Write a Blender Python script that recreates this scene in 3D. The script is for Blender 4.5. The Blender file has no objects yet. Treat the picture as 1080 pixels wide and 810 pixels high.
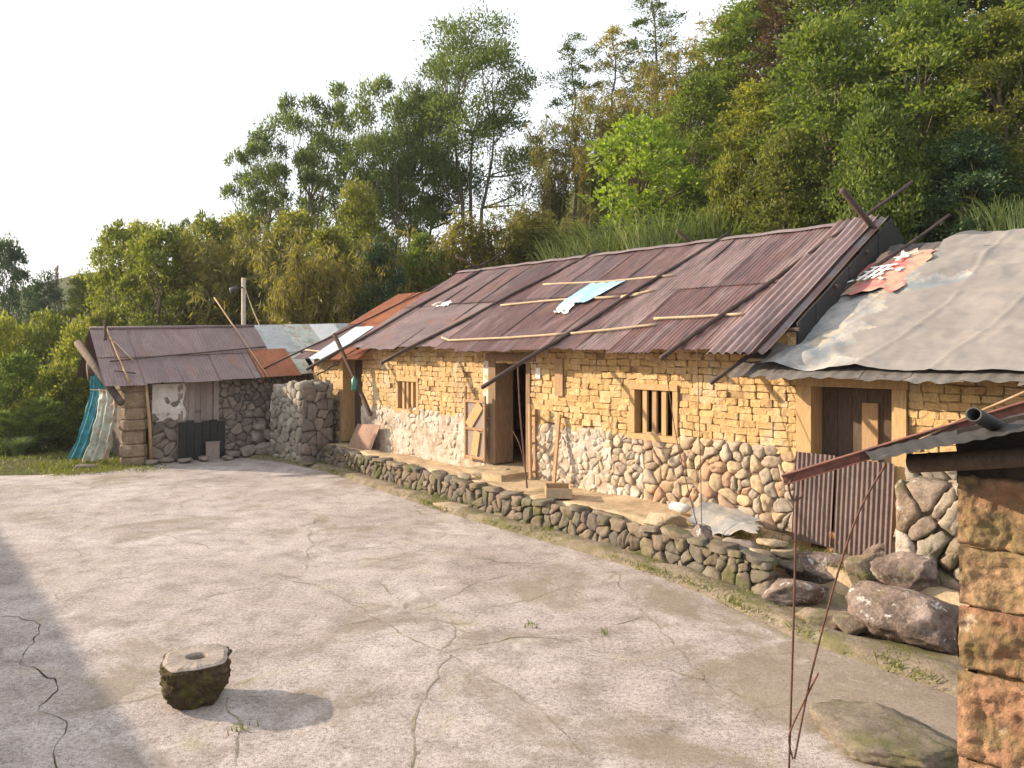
import bpy, math, random
import numpy as np
from mathutils import Vector, Matrix, noise as mnoise
V = Vector
R = math.radians
SC = bpy.context.scene
COL = SC.collection

# ------------------------------------------------------------------ camera frame / survey helpers
H, F, HY = 2.9, 800.0, 368.0          # eye height (m), focal length and horizon in photo pixels (1080 wide)

def at(px, py, Y):
    return V(((px - 540) / F * Y, Y, H - (py - HY) / F * Y))

def on_z(px, py, z=0.0):
    return at(px, py, F * (H - z) / (py - HY))

def on_plane(px, py, P, N):
    o = V((0, 0, H)); d = V(((px - 540) / F, 1, -(py - HY) / F))
    t = (P - o).dot(N) / d.dot(N)
    return o + d * t

# farmhouse row frame: s along the front (far left), w to the back, z up
HA = V((3.87, 10.33, 0)); HU = V((-.659, .752, 0)); HB = V((.752, .659, 0)); UP = V((0, 0, 1))
def hp(s, w, z): return HA + HU * s + HB * w + UP * z
def wall_px(px, py, w=0.0): return on_plane(px, py, HA + HB * w, HB)
def s_of(p): return (p - HA).dot(HU)
def w_of(p): return (p - HA).dot(HB)

class Slope:
    """a roof pitch in the row: eave line, ridge line"""
    def __init__(self, we, ze, wr, zr):
        self.we, self.ze, self.wr, self.zr = we, ze, wr, zr
        self.k = (zr - ze) / (wr - we)
        self.n = (UP - HB * self.k).normalized()
    def z(self, w): return self.ze + (w - self.we) * self.k
    def pt(self, s, w, off=0.0): return hp(s, w, self.z(w)) + self.n * off
    def px(self, x, y, off=0.0): return on_plane(x, y, hp(0, self.we, self.ze) + self.n * off, self.n)
MAIN = Slope(-.57, 2.88, 2.95, 4.94)
RIGHT = Slope(-.60, 2.50, 2.95, 4.49)
ANNEX = Slope(-.50, 2.58, 2.95, 4.50)
MAINB = Slope(6.47, 2.88, 2.95, 4.94)      # back pitch
RIGHTB = Slope(6.47, 2.43, 2.95, 4.49)

# shed frame: t along the front, d towards the court
SA = V((-9.6, 19.0, 0)); SE = V((.8, .6, 0)); SF = V((.6, -.8, 0))
def sp(t, d, z): return SA + SE * t + SF * d + UP * z
def shed_px(px, py, d=0.0): return on_plane(px, py, SA + SF * d, SF)

# ------------------------------------------------------------------ object helpers
def tag(o, label=None, cat=None, group=None, kind=None):
    if label: o['label'] = label
    if cat: o['category'] = cat
    if group: o['group'] = group
    if kind: o['kind'] = kind
    return o

def empty(name, loc, label, cat, group=None):
    o = bpy.data.objects.new(name, None); COL.objects.link(o)
    o.location = loc; o.empty_display_size = .2
    return tag(o, label, cat, group)

def root_loc(p):
    l = V((0, 0, 0))
    while p is not None:
        l += p.location; p = p.parent
    return l

class MB:
    def __init__(self):
        self.v, self.f, self.m = [], [], []
    def add(self, vs, fs, mi=0):
        b = len(self.v)
        self.v.extend([tuple(x) for x in vs])
        self.f.extend([tuple(i + b for i in f) for f in fs])
        self.m.extend([mi] * len(fs))
    def box(self, o, ax, ay, az, mi=0):
        c = [o + ax * i + ay * j + az * k for k in (0, 1) for j in (0, 1) for i in (0, 1)]
        self.add(c, [(0, 2, 3, 1), (4, 5, 7, 6), (0, 1, 5, 4), (2, 6, 7, 3), (0, 4, 6, 2), (1, 3, 7, 5)], mi)
    def hbox(self, s0, s1, w0, w1, z0, z1, mi=0):
        self.box(hp(s0, w0, z0), HU * (s1 - s0), HB * (w1 - w0), UP * (z1 - z0), mi)
    def bar(self, a, b, w, h, up=UP, mi=0, jit=0.0, rng=None):
        """squared timber from a to b with chamfered cross section"""
        d = (b - a).normalized(); x = d.cross(up)
        if x.length < 1e-4: x = d.cross(V((1, 0, 0)))
        x.normalize(); y = x.cross(d)
        c = .18
        prof = [(-1 + c, -1), (1 - c, -1), (1, -1 + c), (1, 1 - c), (1 - c, 1), (-1 + c, 1), (-1, 1 - c), (-1, -1 + c)]
        n = 6; vs = []
        for i in range(n + 1):
            p = a.lerp(b, i / n)
            j = jit * (rng.uniform(-1, 1) if rng else 0)
            for (u, v) in prof:
                vs.append(p + x * (u * w / 2 + j) + y * (v * h / 2 + j))
        fs = []
        for i in range(n):
            for k in range(8):
                fs.append((i * 8 + k, i * 8 + (k + 1) % 8, (i + 1) * 8 + (k + 1) % 8, (i + 1) * 8 + k))
        fs.append(tuple(range(7, -1, -1))); fs.append(tuple(range(n * 8, n * 8 + 8)))
        self.add(vs, fs, mi)
    def tube(self, pts, rads, seg=8, mi=0, caps=True, rough=0.0, rng=None):
        pts = [V(p) for p in pts]; n = len(pts)
        if not isinstance(rads, (list, tuple)): rads = [rads] * n
        vs = []; prev = None
        for i, p in enumerate(pts):
            d = (pts[min(i + 1, n - 1)] - pts[max(i - 1, 0)])
            d = d.normalized() if d.length > 1e-9 else UP
            x = prev - d * prev.dot(d) if prev is not None else d.cross(V((.31, .2, .93)))
            if x.length < 1e-4: x = d.cross(V((1, 0, 0)))
            x.normalize(); y = d.cross(x); prev = x
            for k in range(seg):
                a = 2 * math.pi * k / seg
                r = rads[i] * (1 + (rng.uniform(-rough, rough) if rng else 0))
                vs.append(p + (x * math.cos(a) + y * math.sin(a)) * r)
        fs = []
        for i in range(n - 1):
            for k in range(seg):
                fs.append((i * seg + k, i * seg + (k + 1) % seg, (i + 1) * seg + (k + 1) % seg, (i + 1) * seg + k))
        if caps:
            fs.append(tuple(range(seg - 1, -1, -1))); fs.append(tuple(range((n - 1) * seg, n * seg)))
        self.add(vs, fs, mi)
    def grid(self, fn, nu, nv, mi=0):
        vs = [fn(i / nu, j / nv) for j in range(nv + 1) for i in range(nu + 1)]
        fs = [(j * (nu + 1) + i, j * (nu + 1) + i + 1, (j + 1) * (nu + 1) + i + 1, (j + 1) * (nu + 1) + i) for j in range(nv) for i in range(nu)]
        self.add(vs, fs, mi)
    def build(self, name, mats, parent=None, origin=None, smooth=False):
        if not isinstance(mats, (list, tuple)): mats = [mats]
        me = bpy.data.meshes.new(name)
        if parent is not None: off = root_loc(parent)
        else: off = V(origin) if origin is not None else V((0, 0, 0))
        a = np.array(self.v, dtype=np.float64) - np.array(off)
        me.from_pydata(a.tolist(), [], self.f)
        for m in mats: me.materials.append(m)
        if len(mats) > 1: me.polygons.foreach_set('material_index', self.m)
        if smooth: me.polygons.foreach_set('use_smooth', [True] * len(me.polygons))
        me.update()
        o = bpy.data.objects.new(name, me); COL.objects.link(o)
        if parent is not None: o.parent = parent
        else: o.location = off
        return o

def fbm(p, sc=1.0, oct=3):
    return mnoise.fractal(V(p) * sc, 1.0, 2.0, oct, noise_basis='PERLIN_ORIGINAL')

# ------------------------------------------------------------------ materials
def new_mat(name):
    m = bpy.data.materials.new(name); m.use_nodes = True
    nt = m.node_tree; nt.nodes.clear()
    out = nt.nodes.new('ShaderNodeOutputMaterial')
    return m, nt, out

def ramp_node(nt, fac, stops, interp='LINEAR'):
    r = nt.nodes.new('ShaderNodeValToRGB'); r.color_ramp.interpolation = interp
    els = r.color_ramp.elements
    while len(els) < len(stops): els.new(.5)
    for e, (p, c) in zip(els, stops):
        e.position = p; e.color = (*c, 1) if len(c) == 3 else c
    nt.links.new(fac, r.inputs[0]); return r.outputs[0]

def noise_node(nt, vec, scale, detail=4, rough=.6, dist=0.0):
    n = nt.nodes.new('ShaderNodeTexNoise'); n.inputs['Scale'].default_value = scale
    n.inputs['Detail'].default_value = detail; n.inputs['Roughness'].default_value = rough
    n.inputs['Distortion'].default_value = dist
    nt.links.new(vec, n.inputs['Vector']); return n.outputs['Fac']

def mix_col(nt, fac, a, b, mode='MIX'):
    n = nt.nodes.new('ShaderNodeMix'); n.data_type = 'RGBA'; n.blend_type = mode
    for s, v in ((0, fac), (6, a), (7, b)):
        if hasattr(v, 'is_linked') or isinstance(v, bpy.types.NodeSocket): nt.links.new(v, n.inputs[s])
        elif isinstance(v, (int, float)): n.inputs[s].default_value = v
        else: n.inputs[s].default_value = (*v, 1)
    return n.outputs[2]

def math_node(nt, op, a, b=None):
    n = nt.nodes.new('ShaderNodeMath'); n.operation = op
    for i, v in enumerate((a, b)):
        if v is None: continue
        if isinstance(v, (int, float)): n.inputs[i].default_value = v
        else: nt.links.new(v, n.inputs[i])
    return n.outputs[0]

def surf(name, cols, var=.35, vscale=6, stains=(), rough=.9, bump=.3, bscale=30, spec=.3, bdist=.02, stretch=None, metallic=0.0):
    """cols: ramp by island; stains: (colour, scale, lo, hi, amount, detail)"""
    m, nt, out = new_mat(name)
    geo = nt.nodes.new('ShaderNodeNewGeometry'); pos = geo.outputs['Position']
    if stretch:
        src = pos
        if len(stretch) > 3:
            m0 = nt.nodes.new('ShaderNodeMapping'); m0.inputs['Rotation'].default_value = (0, 0, stretch[3]); nt.links.new(pos, m0.inputs['Vector']); src = m0.outputs[0]
        mp = nt.nodes.new('ShaderNodeMapping'); mp.inputs['Scale'].default_value = stretch[:3]
        nt.links.new(src, mp.inputs['Vector']); vec = mp.outputs[0]
    else: vec = pos
    n = len(cols)
    if n > 1: base = ramp_node(nt, geo.outputs['Random Per Island'], [(i / (n - 1), c) for i, c in enumerate(cols)])
    else:
        rgb = nt.nodes.new('ShaderNodeRGB'); rgb.outputs[0].default_value = (*cols[0], 1); base = rgb.outputs[0]
    nz = noise_node(nt, vec, vscale, 5, .65)
    v = ramp_node(nt, nz, [(.25, (1 - var,) * 3), (.75, (1 + var,) * 3)])
    base = mix_col(nt, 1.0, base, v, 'MULTIPLY')
    nf = noise_node(nt, vec, vscale * 6.5, 4, .7)
    vf = ramp_node(nt, nf, [(.3, (1 - var * .75,) * 3), (.7, (1 + var * .7,) * 3)])
    base = mix_col(nt, 1.0, base, vf, 'MULTIPLY')
    for st in stains:
        c, sc, lo, hi, amt = st[:5]
        s = noise_node(nt, vec if len(st) < 6 else pos, sc, 6, .65, .3)
        fac = ramp_node(nt, s, [(lo, (0, 0, 0)), (hi, (amt,) * 3)])
        base = mix_col(nt, fac, base, c)
    b = nt.nodes.new('ShaderNodeBsdfPrincipled')
    nt.links.new(base, b.inputs['Base Color']); b.inputs['Roughness'].default_value = rough
    b.inputs['Specular IOR Level'].default_value = spec; b.inputs['Metallic'].default_value = metallic
    if bump:
        bn = noise_node(nt, vec, bscale, 5, .7)
        bp = nt.nodes.new('ShaderNodeBump'); bp.inputs['Strength'].default_value = bump; bp.inputs['Distance'].default_value = bdist
        nt.links.new(bn, bp.inputs['Height']); nt.links.new(bp.outputs[0], b.inputs['Normal'])
    nt.links.new(b.outputs[0], out.inputs[0]); return m

def leafmat(name, cols, trans=.35, rough=.55, objvar=.25):
    m, nt, out = new_mat(name)
    geo = nt.nodes.new('ShaderNodeNewGeometry'); oi = nt.nodes.new('ShaderNodeObjectInfo')
    n = len(cols)
    # leaf to leaf variation plus slow variation through the crown
    nz = noise_node(nt, geo.outputs['Position'], .55, 3, .6)
    f = math_node(nt, 'ADD', math_node(nt, 'MULTIPLY', geo.outputs['Random Per Island'], .6), math_node(nt, 'MULTIPLY', math_node(nt, 'SUBTRACT', nz, .28), .9))
    base = ramp_node(nt, f, [(i / (n - 1), c) for i, c in enumerate(cols)])
    ov = ramp_node(nt, oi.outputs['Random'], [(0, (1 - objvar, 1 - objvar * .8, 1 - objvar * .6)), (1, (1 + objvar, 1 + objvar * .8, 1 + objvar * .3))])
    base = mix_col(nt, 1.0, base, ov, 'MULTIPLY')
    d = nt.nodes.new('ShaderNodeBsdfPrincipled'); d.inputs['Roughness'].default_value = rough; d.inputs['Specular IOR Level'].default_value = .35
    t = nt.nodes.new('ShaderNodeBsdfTranslucent')
    nt.links.new(base, d.inputs['Base Color'])
    tc = mix_col(nt, 1.0, base, (1.25, 1.3, .6), 'MULTIPLY'); nt.links.new(tc, t.inputs['Color'])
    mx = nt.nodes.new('ShaderNodeMixShader'); mx.inputs[0].default_value = trans
    nt.links.new(d.outputs[0], mx.inputs[1]); nt.links.new(t.outputs[0], mx.inputs[2])
    nt.links.new(mx.outputs[0], out.inputs[0]); return m

MOSS = (.085, .095, .025)
M = {}
HANG = math.atan2(.752, -.659)
M['wood_shade'] = surf('shade_timber', [(.03, .024, .02)], .4, 8, [((.09, .07, .055), 5, .58, .7, .5)], .85, .3, 40, .2)  # near-black, shade under the near roof put into the colour
M['shed_core'] = surf('grey_mortar', [(.13, .11, .09)], .4, 8, [((.3, .26, .21), 4, .56, .7, .6)], .95, .5, 30, .1)
M['post'] = surf('pale_post', [(.42, .37, .30)], .2, 5, [], .85, .2, 30, .2)
M['mud_joint'] = surf('mud_joint', [(.33, .22, .115)], .35, 7, [((.22, .145, .08), 3, .5, .66, .7), ((.48, .38, .25), 2, .56, .7, .6)], .95, .5, 35, .1)
M['wood_brown'] = surf('brown_old_wood', [(.21, .14, .085), (.25, .165, .10)], .35, 9, [((.34, .25, .16), 4, .56, .7, .5)], .85, .35, 30, .2, .01, (4, 4, .6))
M['pier'] = surf('worn_tan_stone', [(.30, .215, .14), (.25, .185, .125), (.33, .245, .16)], .4, 6, [((.19, .14, .09), 3, .5, .64, .7), ((.46, .41, .34), 5, .58, .7, .6)], .92, .8, 25, .2, .03)
M['stone_patchy'] = surf('mixed_wall_stone', [(.20, .15, .115), (.36, .31, .25), (.25, .19, .14), (.42, .37, .31), (.19, .155, .125), (.30, .22, .16)], .35, 7, [(MOSS, 2.0, .50, .64, .65), ((.50, .47, .42), 8, .60, .66, .7), ((.10, .08, .06), 4, .56, .68, .6)], .92, .6, 26, .2, .03)
M['mud'] = surf('mud_brick', [(.47, .31, .14), (.56, .385, .19), (.51, .34, .155), (.59, .425, .225), (.45, .295, .14)], .28, 12, [((.29, .20, .12), 1.7, .53, .68, .6), ((.60, .52, .41), 2.2, .55, .68, .7), ((.20, .13, .08), 5, .62, .72, .6)], .95, .5, 40, .1, .02, (1, 1, .4))
M['mud_core'] = surf('mud_mortar', [(.30, .19, .085)], .3, 9, [], .95, .4, 30, .1)
M['stone_gold'] = surf('field_stone', [(.34, .26, .18), (.46, .345, .22), (.29, .25, .205), (.50, .38, .23), (.38, .235, .155), (.40, .34, .26)], .3, 9, [((.56, .50, .41), 4, .60, .70, .5), ((.20, .155, .11), 3, .54, .66, .6), ((.26, .24, .2), 6, .62, .75, .5)], .9, .35, 45, .2)
M['stone_lime'] = surf('limewashed_stone', [(.40, .32, .24), (.52, .44, .34), (.42, .35, .28), (.46, .38, .28)], .2, 9, [((.60, .54, .47), 3.2, .46, .60, .8), ((.30, .26, .22), 7, .60, .72, .6)], .92, .4, 40, .15)
M['stone_moss'] = surf('mossy_stone', [(.15, .12, .09), (.23, .18, .13), (.12, .11, .095), (.19, .14, .10), (.17, .15, .12)], .4, 8, [(MOSS, 2.0, .48, .62, .7), ((.08, .065, .05), 3.3, .54, .66, .7), ((.36, .33, .28), 7, .63, .74, .6)], .92, .45, 40, .2)
M['stone_dark'] = surf('dark_stone', [(.18, .15, .125), (.26, .215, .18), (.14, .12, .105), (.30, .245, .20), (.21, .17, .14)], .3, 8, [((.42, .39, .35), 6, .62, .75, .6), ((.09, .10, .04), 2, .6, .75, .5)], .92, .45, 40, .2)
M['stone_stub'] = surf('lichen_stone', [(.22, .20, .16), (.31, .28, .23), (.25, .21, .165), (.34, .31, .26)], .35, 9, [((.15, .14, .06), 2.2, .54, .68, .55), ((.10, .085, .065), 3, .56, .68, .7), ((.45, .44, .40), 7, .6, .72, .6)], .92, .45, 40, .2)
M['sand'] = surf('sandstone_block', [(.34, .205, .11), (.29, .185, .11), (.36, .23, .13), (.27, .14, .085)], .45, 4, [((.18, .145, .065), 2.3, .46, .60, .7), ((.26, .125, .08), 3.1, .54, .66, .6), ((.085, .065, .045), 4.2, .57, .68, .8), ((.55, .45, .33), 7, .64, .72, .6)], .92, .9, 22, .2, .03)
M['boulder'] = surf('purple_boulder', [(.16, .12, .10), (.20, .15, .125), (.14, .12, .108)], .5, 5, [((.34, .27, .235), 3.2, .50, .62, .8), ((.085, .065, .055), 4, .53, .64, .8), ((.52, .49, .45), 8, .585, .63, .85), (MOSS, 2.2, .58, .70, .7)], .9, .9, 20, .2, .03)
M['slab'] = surf('flat_slab_stone', [(.33, .26, .18), (.38, .30, .20)], .3, 5, [(MOSS, 2.4, .56, .7, .5)], .92, .4, 30, .2)
M['soil'] = surf('dry_soil', [(.46, .345, .225)], .3, 3, [((.22, .17, .09), 2.2, .5, .68, .7), ((.13, .13, .045), 1.3, .58, .7, .6)], .97, .5, 35, .1)
M['kerb'] = surf('mossy_kerb', [(.235, .19, .14)], .35, 4, [((.14, .13, .05), 1.7, .46, .62, .75), ((.44, .39, .33), 5, .6, .72, .6)], .95, .6, 30, .1, .03)
M['rust_roof'] = surf('rusty_sheet', [(.135, .068, .062), (.20, .105, .092), (.095, .055, .052), (.25, .165, .15), (.155, .078, .068), (.185, .085, .065)], .35, 3, [((.32, .25, .235), 1.5, .53, .70, .6), ((.25, .11, .055), 2.0, .55, .68, .6), ((.055, .038, .038), 1.3, .50, .66, .75), ((.06, .042, .042), 4, .56, .70, .6)], .55, .12, 60, .45, .01, (2.6, .45, .45, -HANG))
M['brown_roof'] = surf('brown_sheet', [(.19, .13, .125), (.22, .15, .14), (.17, .12, .12)], .2, 2.5, [((.30, .23, .21), 1.3, .5, .72, .6), ((.27, .12, .065), 1.7, .56, .68, .65), ((.09, .065, .06), 2.2, .58, .72, .6)], .65, .12, 60, .35, .01, (.6, 1.6, .5, -HANG))
M['orange_roof'] = surf('orange_rust_sheet', [(.34, .12, .05), (.28, .10, .05)], .3, 3, [((.18, .08, .06), 2.5, .5, .66, .7)], .75, .12, 50, .3, .01)
M['grey_roof'] = surf('grey_sheet', [(.36, .37, .36), (.42, .43, .42), (.30, .31, .31)], .2, 3, [((.22, .2, .18), 2.4, .52, .7, .6)], .6, .12, 50, .4, .01)
M['dark_roof'] = surf('dark_sheet', [(.105, .09, .085), (.125, .105, .10), (.09, .08, .078)], .3, 3, [((.22, .19, .17), 4, .6, .72, .5), ((.16, .08, .05), 2.5, .6, .74, .5)], .8, .2, 50, .3, .01)
M['eave_roof'] = surf('weathered_cement_sheet', [(.12, .11, .10), (.15, .135, .125), (.10, .092, .086)], .3, 4, [((.25, .22, .2), 5, .6, .72, .5)], .85, .3, 50, .2, .01)
M['steel_end'] = surf('blue_grey_sheet', [(.16, .14, .145), (.19, .16, .16)], .3, 3, [((.16, .085, .07), 1.6, .42, .56, .9)], .5, .1, 50, .5, .01)
M['ridge'] = surf('ridge_sheet', [(.17, .13, .13), (.2, .155, .15)], .3, 4, [((.15, .08, .06), 3, .5, .7, .6)], .65, .1, 50, .4)
M['tarp'] = surf('grey_tarp', [(.222, .202, .187)], .10, 1.4, [((.20, .185, .175), .8, .48, .70, .4), ((.29, .25, .215), 1.5, .52, .74, .4), ((.13, .12, .115), 5, .68, .72, .4)], .8, .18, 40, .25, .012, (.8, 2.2, .8, -HANG))
M['tarp_dark'] = surf('blue_grey_tarp', [(.30, .285, .265)], .25, 2.5, [((.15, .18, .20), 1.9, .46, .60, .8), ((.44, .36, .25), 2.8, .54, .66, .7)], .8, .25, 55, .25, .01)
M['teal'] = surf('teal_tarp', [(.045, .25, .30)], .3, 6, [((.22, .42, .45), 4, .55, .7, .6)], .6, .2, 40, .4)
M['pale_tarp'] = surf('pale_green_tarp', [(.46, .47, .40)], .2, 5, [((.34, .22, .15), 3.4, .50, .60, .8), ((.20, .30, .25), 2.4, .52, .66, .7)], .7, .2, 40, .3)
M['blue'] = surf('sky_blue_sheet', [(.24, .40, .53)], .15, 3, [((.45, .6, .68), 3, .52, .7, .6)], .6, .15, 40, .4)
M['pale_blue'] = surf('pale_blue_sheet', [(.42, .55, .64), (.38, .5, .6)], .15, 3, [((.3, .3, .3), 4, .58, .72, .5)], .6, .15, 40, .4)
M['white'] = surf('white_plastic', [(.72, .70, .66)], .12, 6, [((.4, .36, .3), 5, .58, .72, .5)], .6, .2, 40, .4)
M['wood'] = surf('weathered_wood', [(.34, .22, .12), (.40, .26, .14), (.30, .19, .11)], .3, 10, [((.46, .36, .25), 4, .56, .7, .5)], .85, .35, 30, .2, .01, (4, 4, .6))
M['wood_gold'] = surf('sunbleached_wood', [(.50, .33, .16), (.46, .30, .15)], .25, 10, [((.30, .2, .12), 4, .56, .7, .6)], .85, .3, 30, .2, .01, (4, 4, .6))
M['wood_dark'] = surf('dark_old_wood', [(.085, .06, .045), (.11, .075, .055)], .35, 9, [((.2, .15, .12), 4, .6, .72, .5)], .85, .35, 30, .2, .01, (4, 4, .8))
M['wood_grey'] = surf('grey_door_wood', [(.26, .21, .185), (.30, .24, .21), (.22, .18, .16)], .3, 10, [((.36, .31, .27), 4, .56, .7, .5)], .85, .35, 30, .2, .01, (6, 6, .6))
M['log'] = surf('grey_log', [(.11, .08, .062)], .35, 9, [((.2, .17, .14), 4, .56, .7, .6)], .9, .4, 30, .2, .01)
M['pole'] = surf('dark_pole', [(.045, .032, .028), (.07, .046, .037), (.038, .031, .029)], .3, 6, [((.17, .09, .055), 3, .55, .7, .6)], .7, .2, 40, .3)
M['batten'] = surf('bleached_bamboo', [(.44, .355, .235), (.40, .31, .20), (.48, .40, .28)], .2, 8, [((.36, .28, .18), 5, .58, .7, .5)], .8, .2, 40, .25)
M['iron'] = surf('rusted_iron', [(.10, .05, .035)], .3, 30, [((.20, .08, .04), 20, .5, .65, .7)], .75, .2, 80, .4)
M['beam'] = surf('red_oxide_beam', [(.19, .075, .055)], .3, 7, [((.10, .05, .04), 6, .5, .65, .8), ((.30, .16, .11), 9, .58, .72, .6)], .7, .25, 50, .35)
M['pipe'] = surf('dull_pipe', [(.05, .048, .046)], .3, 12, [], .6, .1, 50, .4)
M['door_sheet'] = surf('brown_corrugated', [(.135, .095, .085), (.15, .105, .095)], .25, 3, [((.22, .16, .13), 2.5, .55, .7, .5), ((.09, .06, .05), 4, .58, .7, .5)], .7, .1, 60, .35)
M['tar'] = surf('black_board', [(.018, .017, .018)], .4, 6, [((.06, .055, .05), 6, .56, .7, .6)], .6, .2, 40, .4)  # black board at the shed, also the painted shade on the main gable
M['plaster'] = surf('lime_plaster', [(.62, .58, .53)], .15, 6, [((.42, .35, .28), 4, .56, .68, .7)], .95, .3, 40, .1)
M['brickred'] = surf('fired_brick', [(.42, .20, .10), (.46, .24, .12), (.38, .18, .09)], .3, 15, [((.5, .36, .22), 8, .56, .7, .5)], .92, .4, 60, .15)
M['panel'] = surf('rust_panel', [(.30, .19, .135)], .2, 5, [((.22, .12, .08), 4, .52, .68, .6)], .8, .2, 40, .25)
M['banner'] = surf('faded_banner', [(.40, .255, .19)], .25, 5, [((.44, .12, .12), 1.9, .50, .57, .9), ((.42, .31, .20), 3, .52, .62, .8), ((.5, .34, .31), 4, .6, .7, .6)], .75, .2, 40, .25)
M['green_bottle'] = surf('green_plastic', [(.05, .22, .17)], .2, 20, [], .4, 0, 20, .5)
M['stone_cap'] = surf('mortar_stone_top', [(.30, .25, .21)], .35, 9, [((.24, .19, .12), 6, .56, .7, .5)], .9, .35, 50, .2)
M['stone_mossy'] = surf('moss_crusted_stone', [(.085, .062, .035)], .45, 12, [((.12, .115, .03), 8, .5, .64, .85), ((.42, .36, .10), 24, .66, .70, .85), ((.16, .10, .055), 5, .58, .7, .6)], .95, 1.0, 40, .15, .03)
M['bark'] = surf('bark', [(.13, .10, .075), (.17, .135, .10)], .35, 5, [((.25, .22, .18), 4, .58, .7, .5)], .95, .5, 20, .1, .03, (2, 2, .5))
M['culm'] = surf('bamboo_culm', [(.20, .19, .07), (.28, .24, .10), (.16, .17, .06)], .3, 3, [], .6, 0, 20, .3)
M['crackdark'] = surf('crack_dark', [(.055, .045, .035)], .3, 9, [(MOSS, 3, .54, .66, .7)], 1, 0, 20, .05)
M['crackmoss'] = surf('crack_moss', [(.24, .20, .14)], .5, 9, [((.19, .18, .075), 1.6, .52, .66, .7)], 1, .3, 50, .05)
L = {}
L['broad'] = leafmat('leaf_broad', [(.048, .078, .018), (.10, .15, .03), (.17, .215, .048), (.28, .30, .09)], .5)
L['broad_warm'] = leafmat('leaf_warm', [(.062, .085, .018), (.125, .15, .032), (.21, .215, .048), (.32, .285, .085)], .5)
L['acacia'] = leafmat('leaf_acacia', [(.05, .078, .022), (.085, .125, .032), (.135, .175, .045), (.20, .21, .065)], .5)
L['bamboo'] = leafmat('leaf_bamboo', [(.085, .09, .022), (.165, .15, .038), (.25, .21, .06), (.34, .28, .10)], .5)
L['yellow'] = leafmat('leaf_yellowgreen', [(.06, .085, .016), (.13, .16, .028), (.21, .225, .045), (.32, .31, .085)], .5)
L['lime'] = leafmat('leaf_lime', [(.10, .155, .022), (.17, .245, .034), (.26, .34, .05), (.36, .41, .09)], .45, objvar=.05)
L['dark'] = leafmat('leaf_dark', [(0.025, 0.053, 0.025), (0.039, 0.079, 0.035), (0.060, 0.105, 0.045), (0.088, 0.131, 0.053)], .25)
L['conifer'] = leafmat('leaf_conifer', [(0.039, 0.052, 0.021), (0.078, 0.072, 0.029), (0.156, 0.078, 0.039), (0.208, 0.098, 0.052)], .2)
L['grass'] = leafmat('grass_blade', [(.06, .085, .02), (.12, .14, .035), (.19, .20, .06), (.27, .25, .10)], .35)
L['sgrass'] = leafmat('silvergrass_blade', [(.09, .13, .045), (.15, .20, .075), (.22, .26, .12), (.30, .31, .17)], .35)
L['under'] = leafmat('leaf_under', [(0.026, 0.045, 0.015), (0.049, 0.081, 0.021), (0.090, 0.122, 0.033), (0.139, 0.155, 0.049)], .3)

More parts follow.
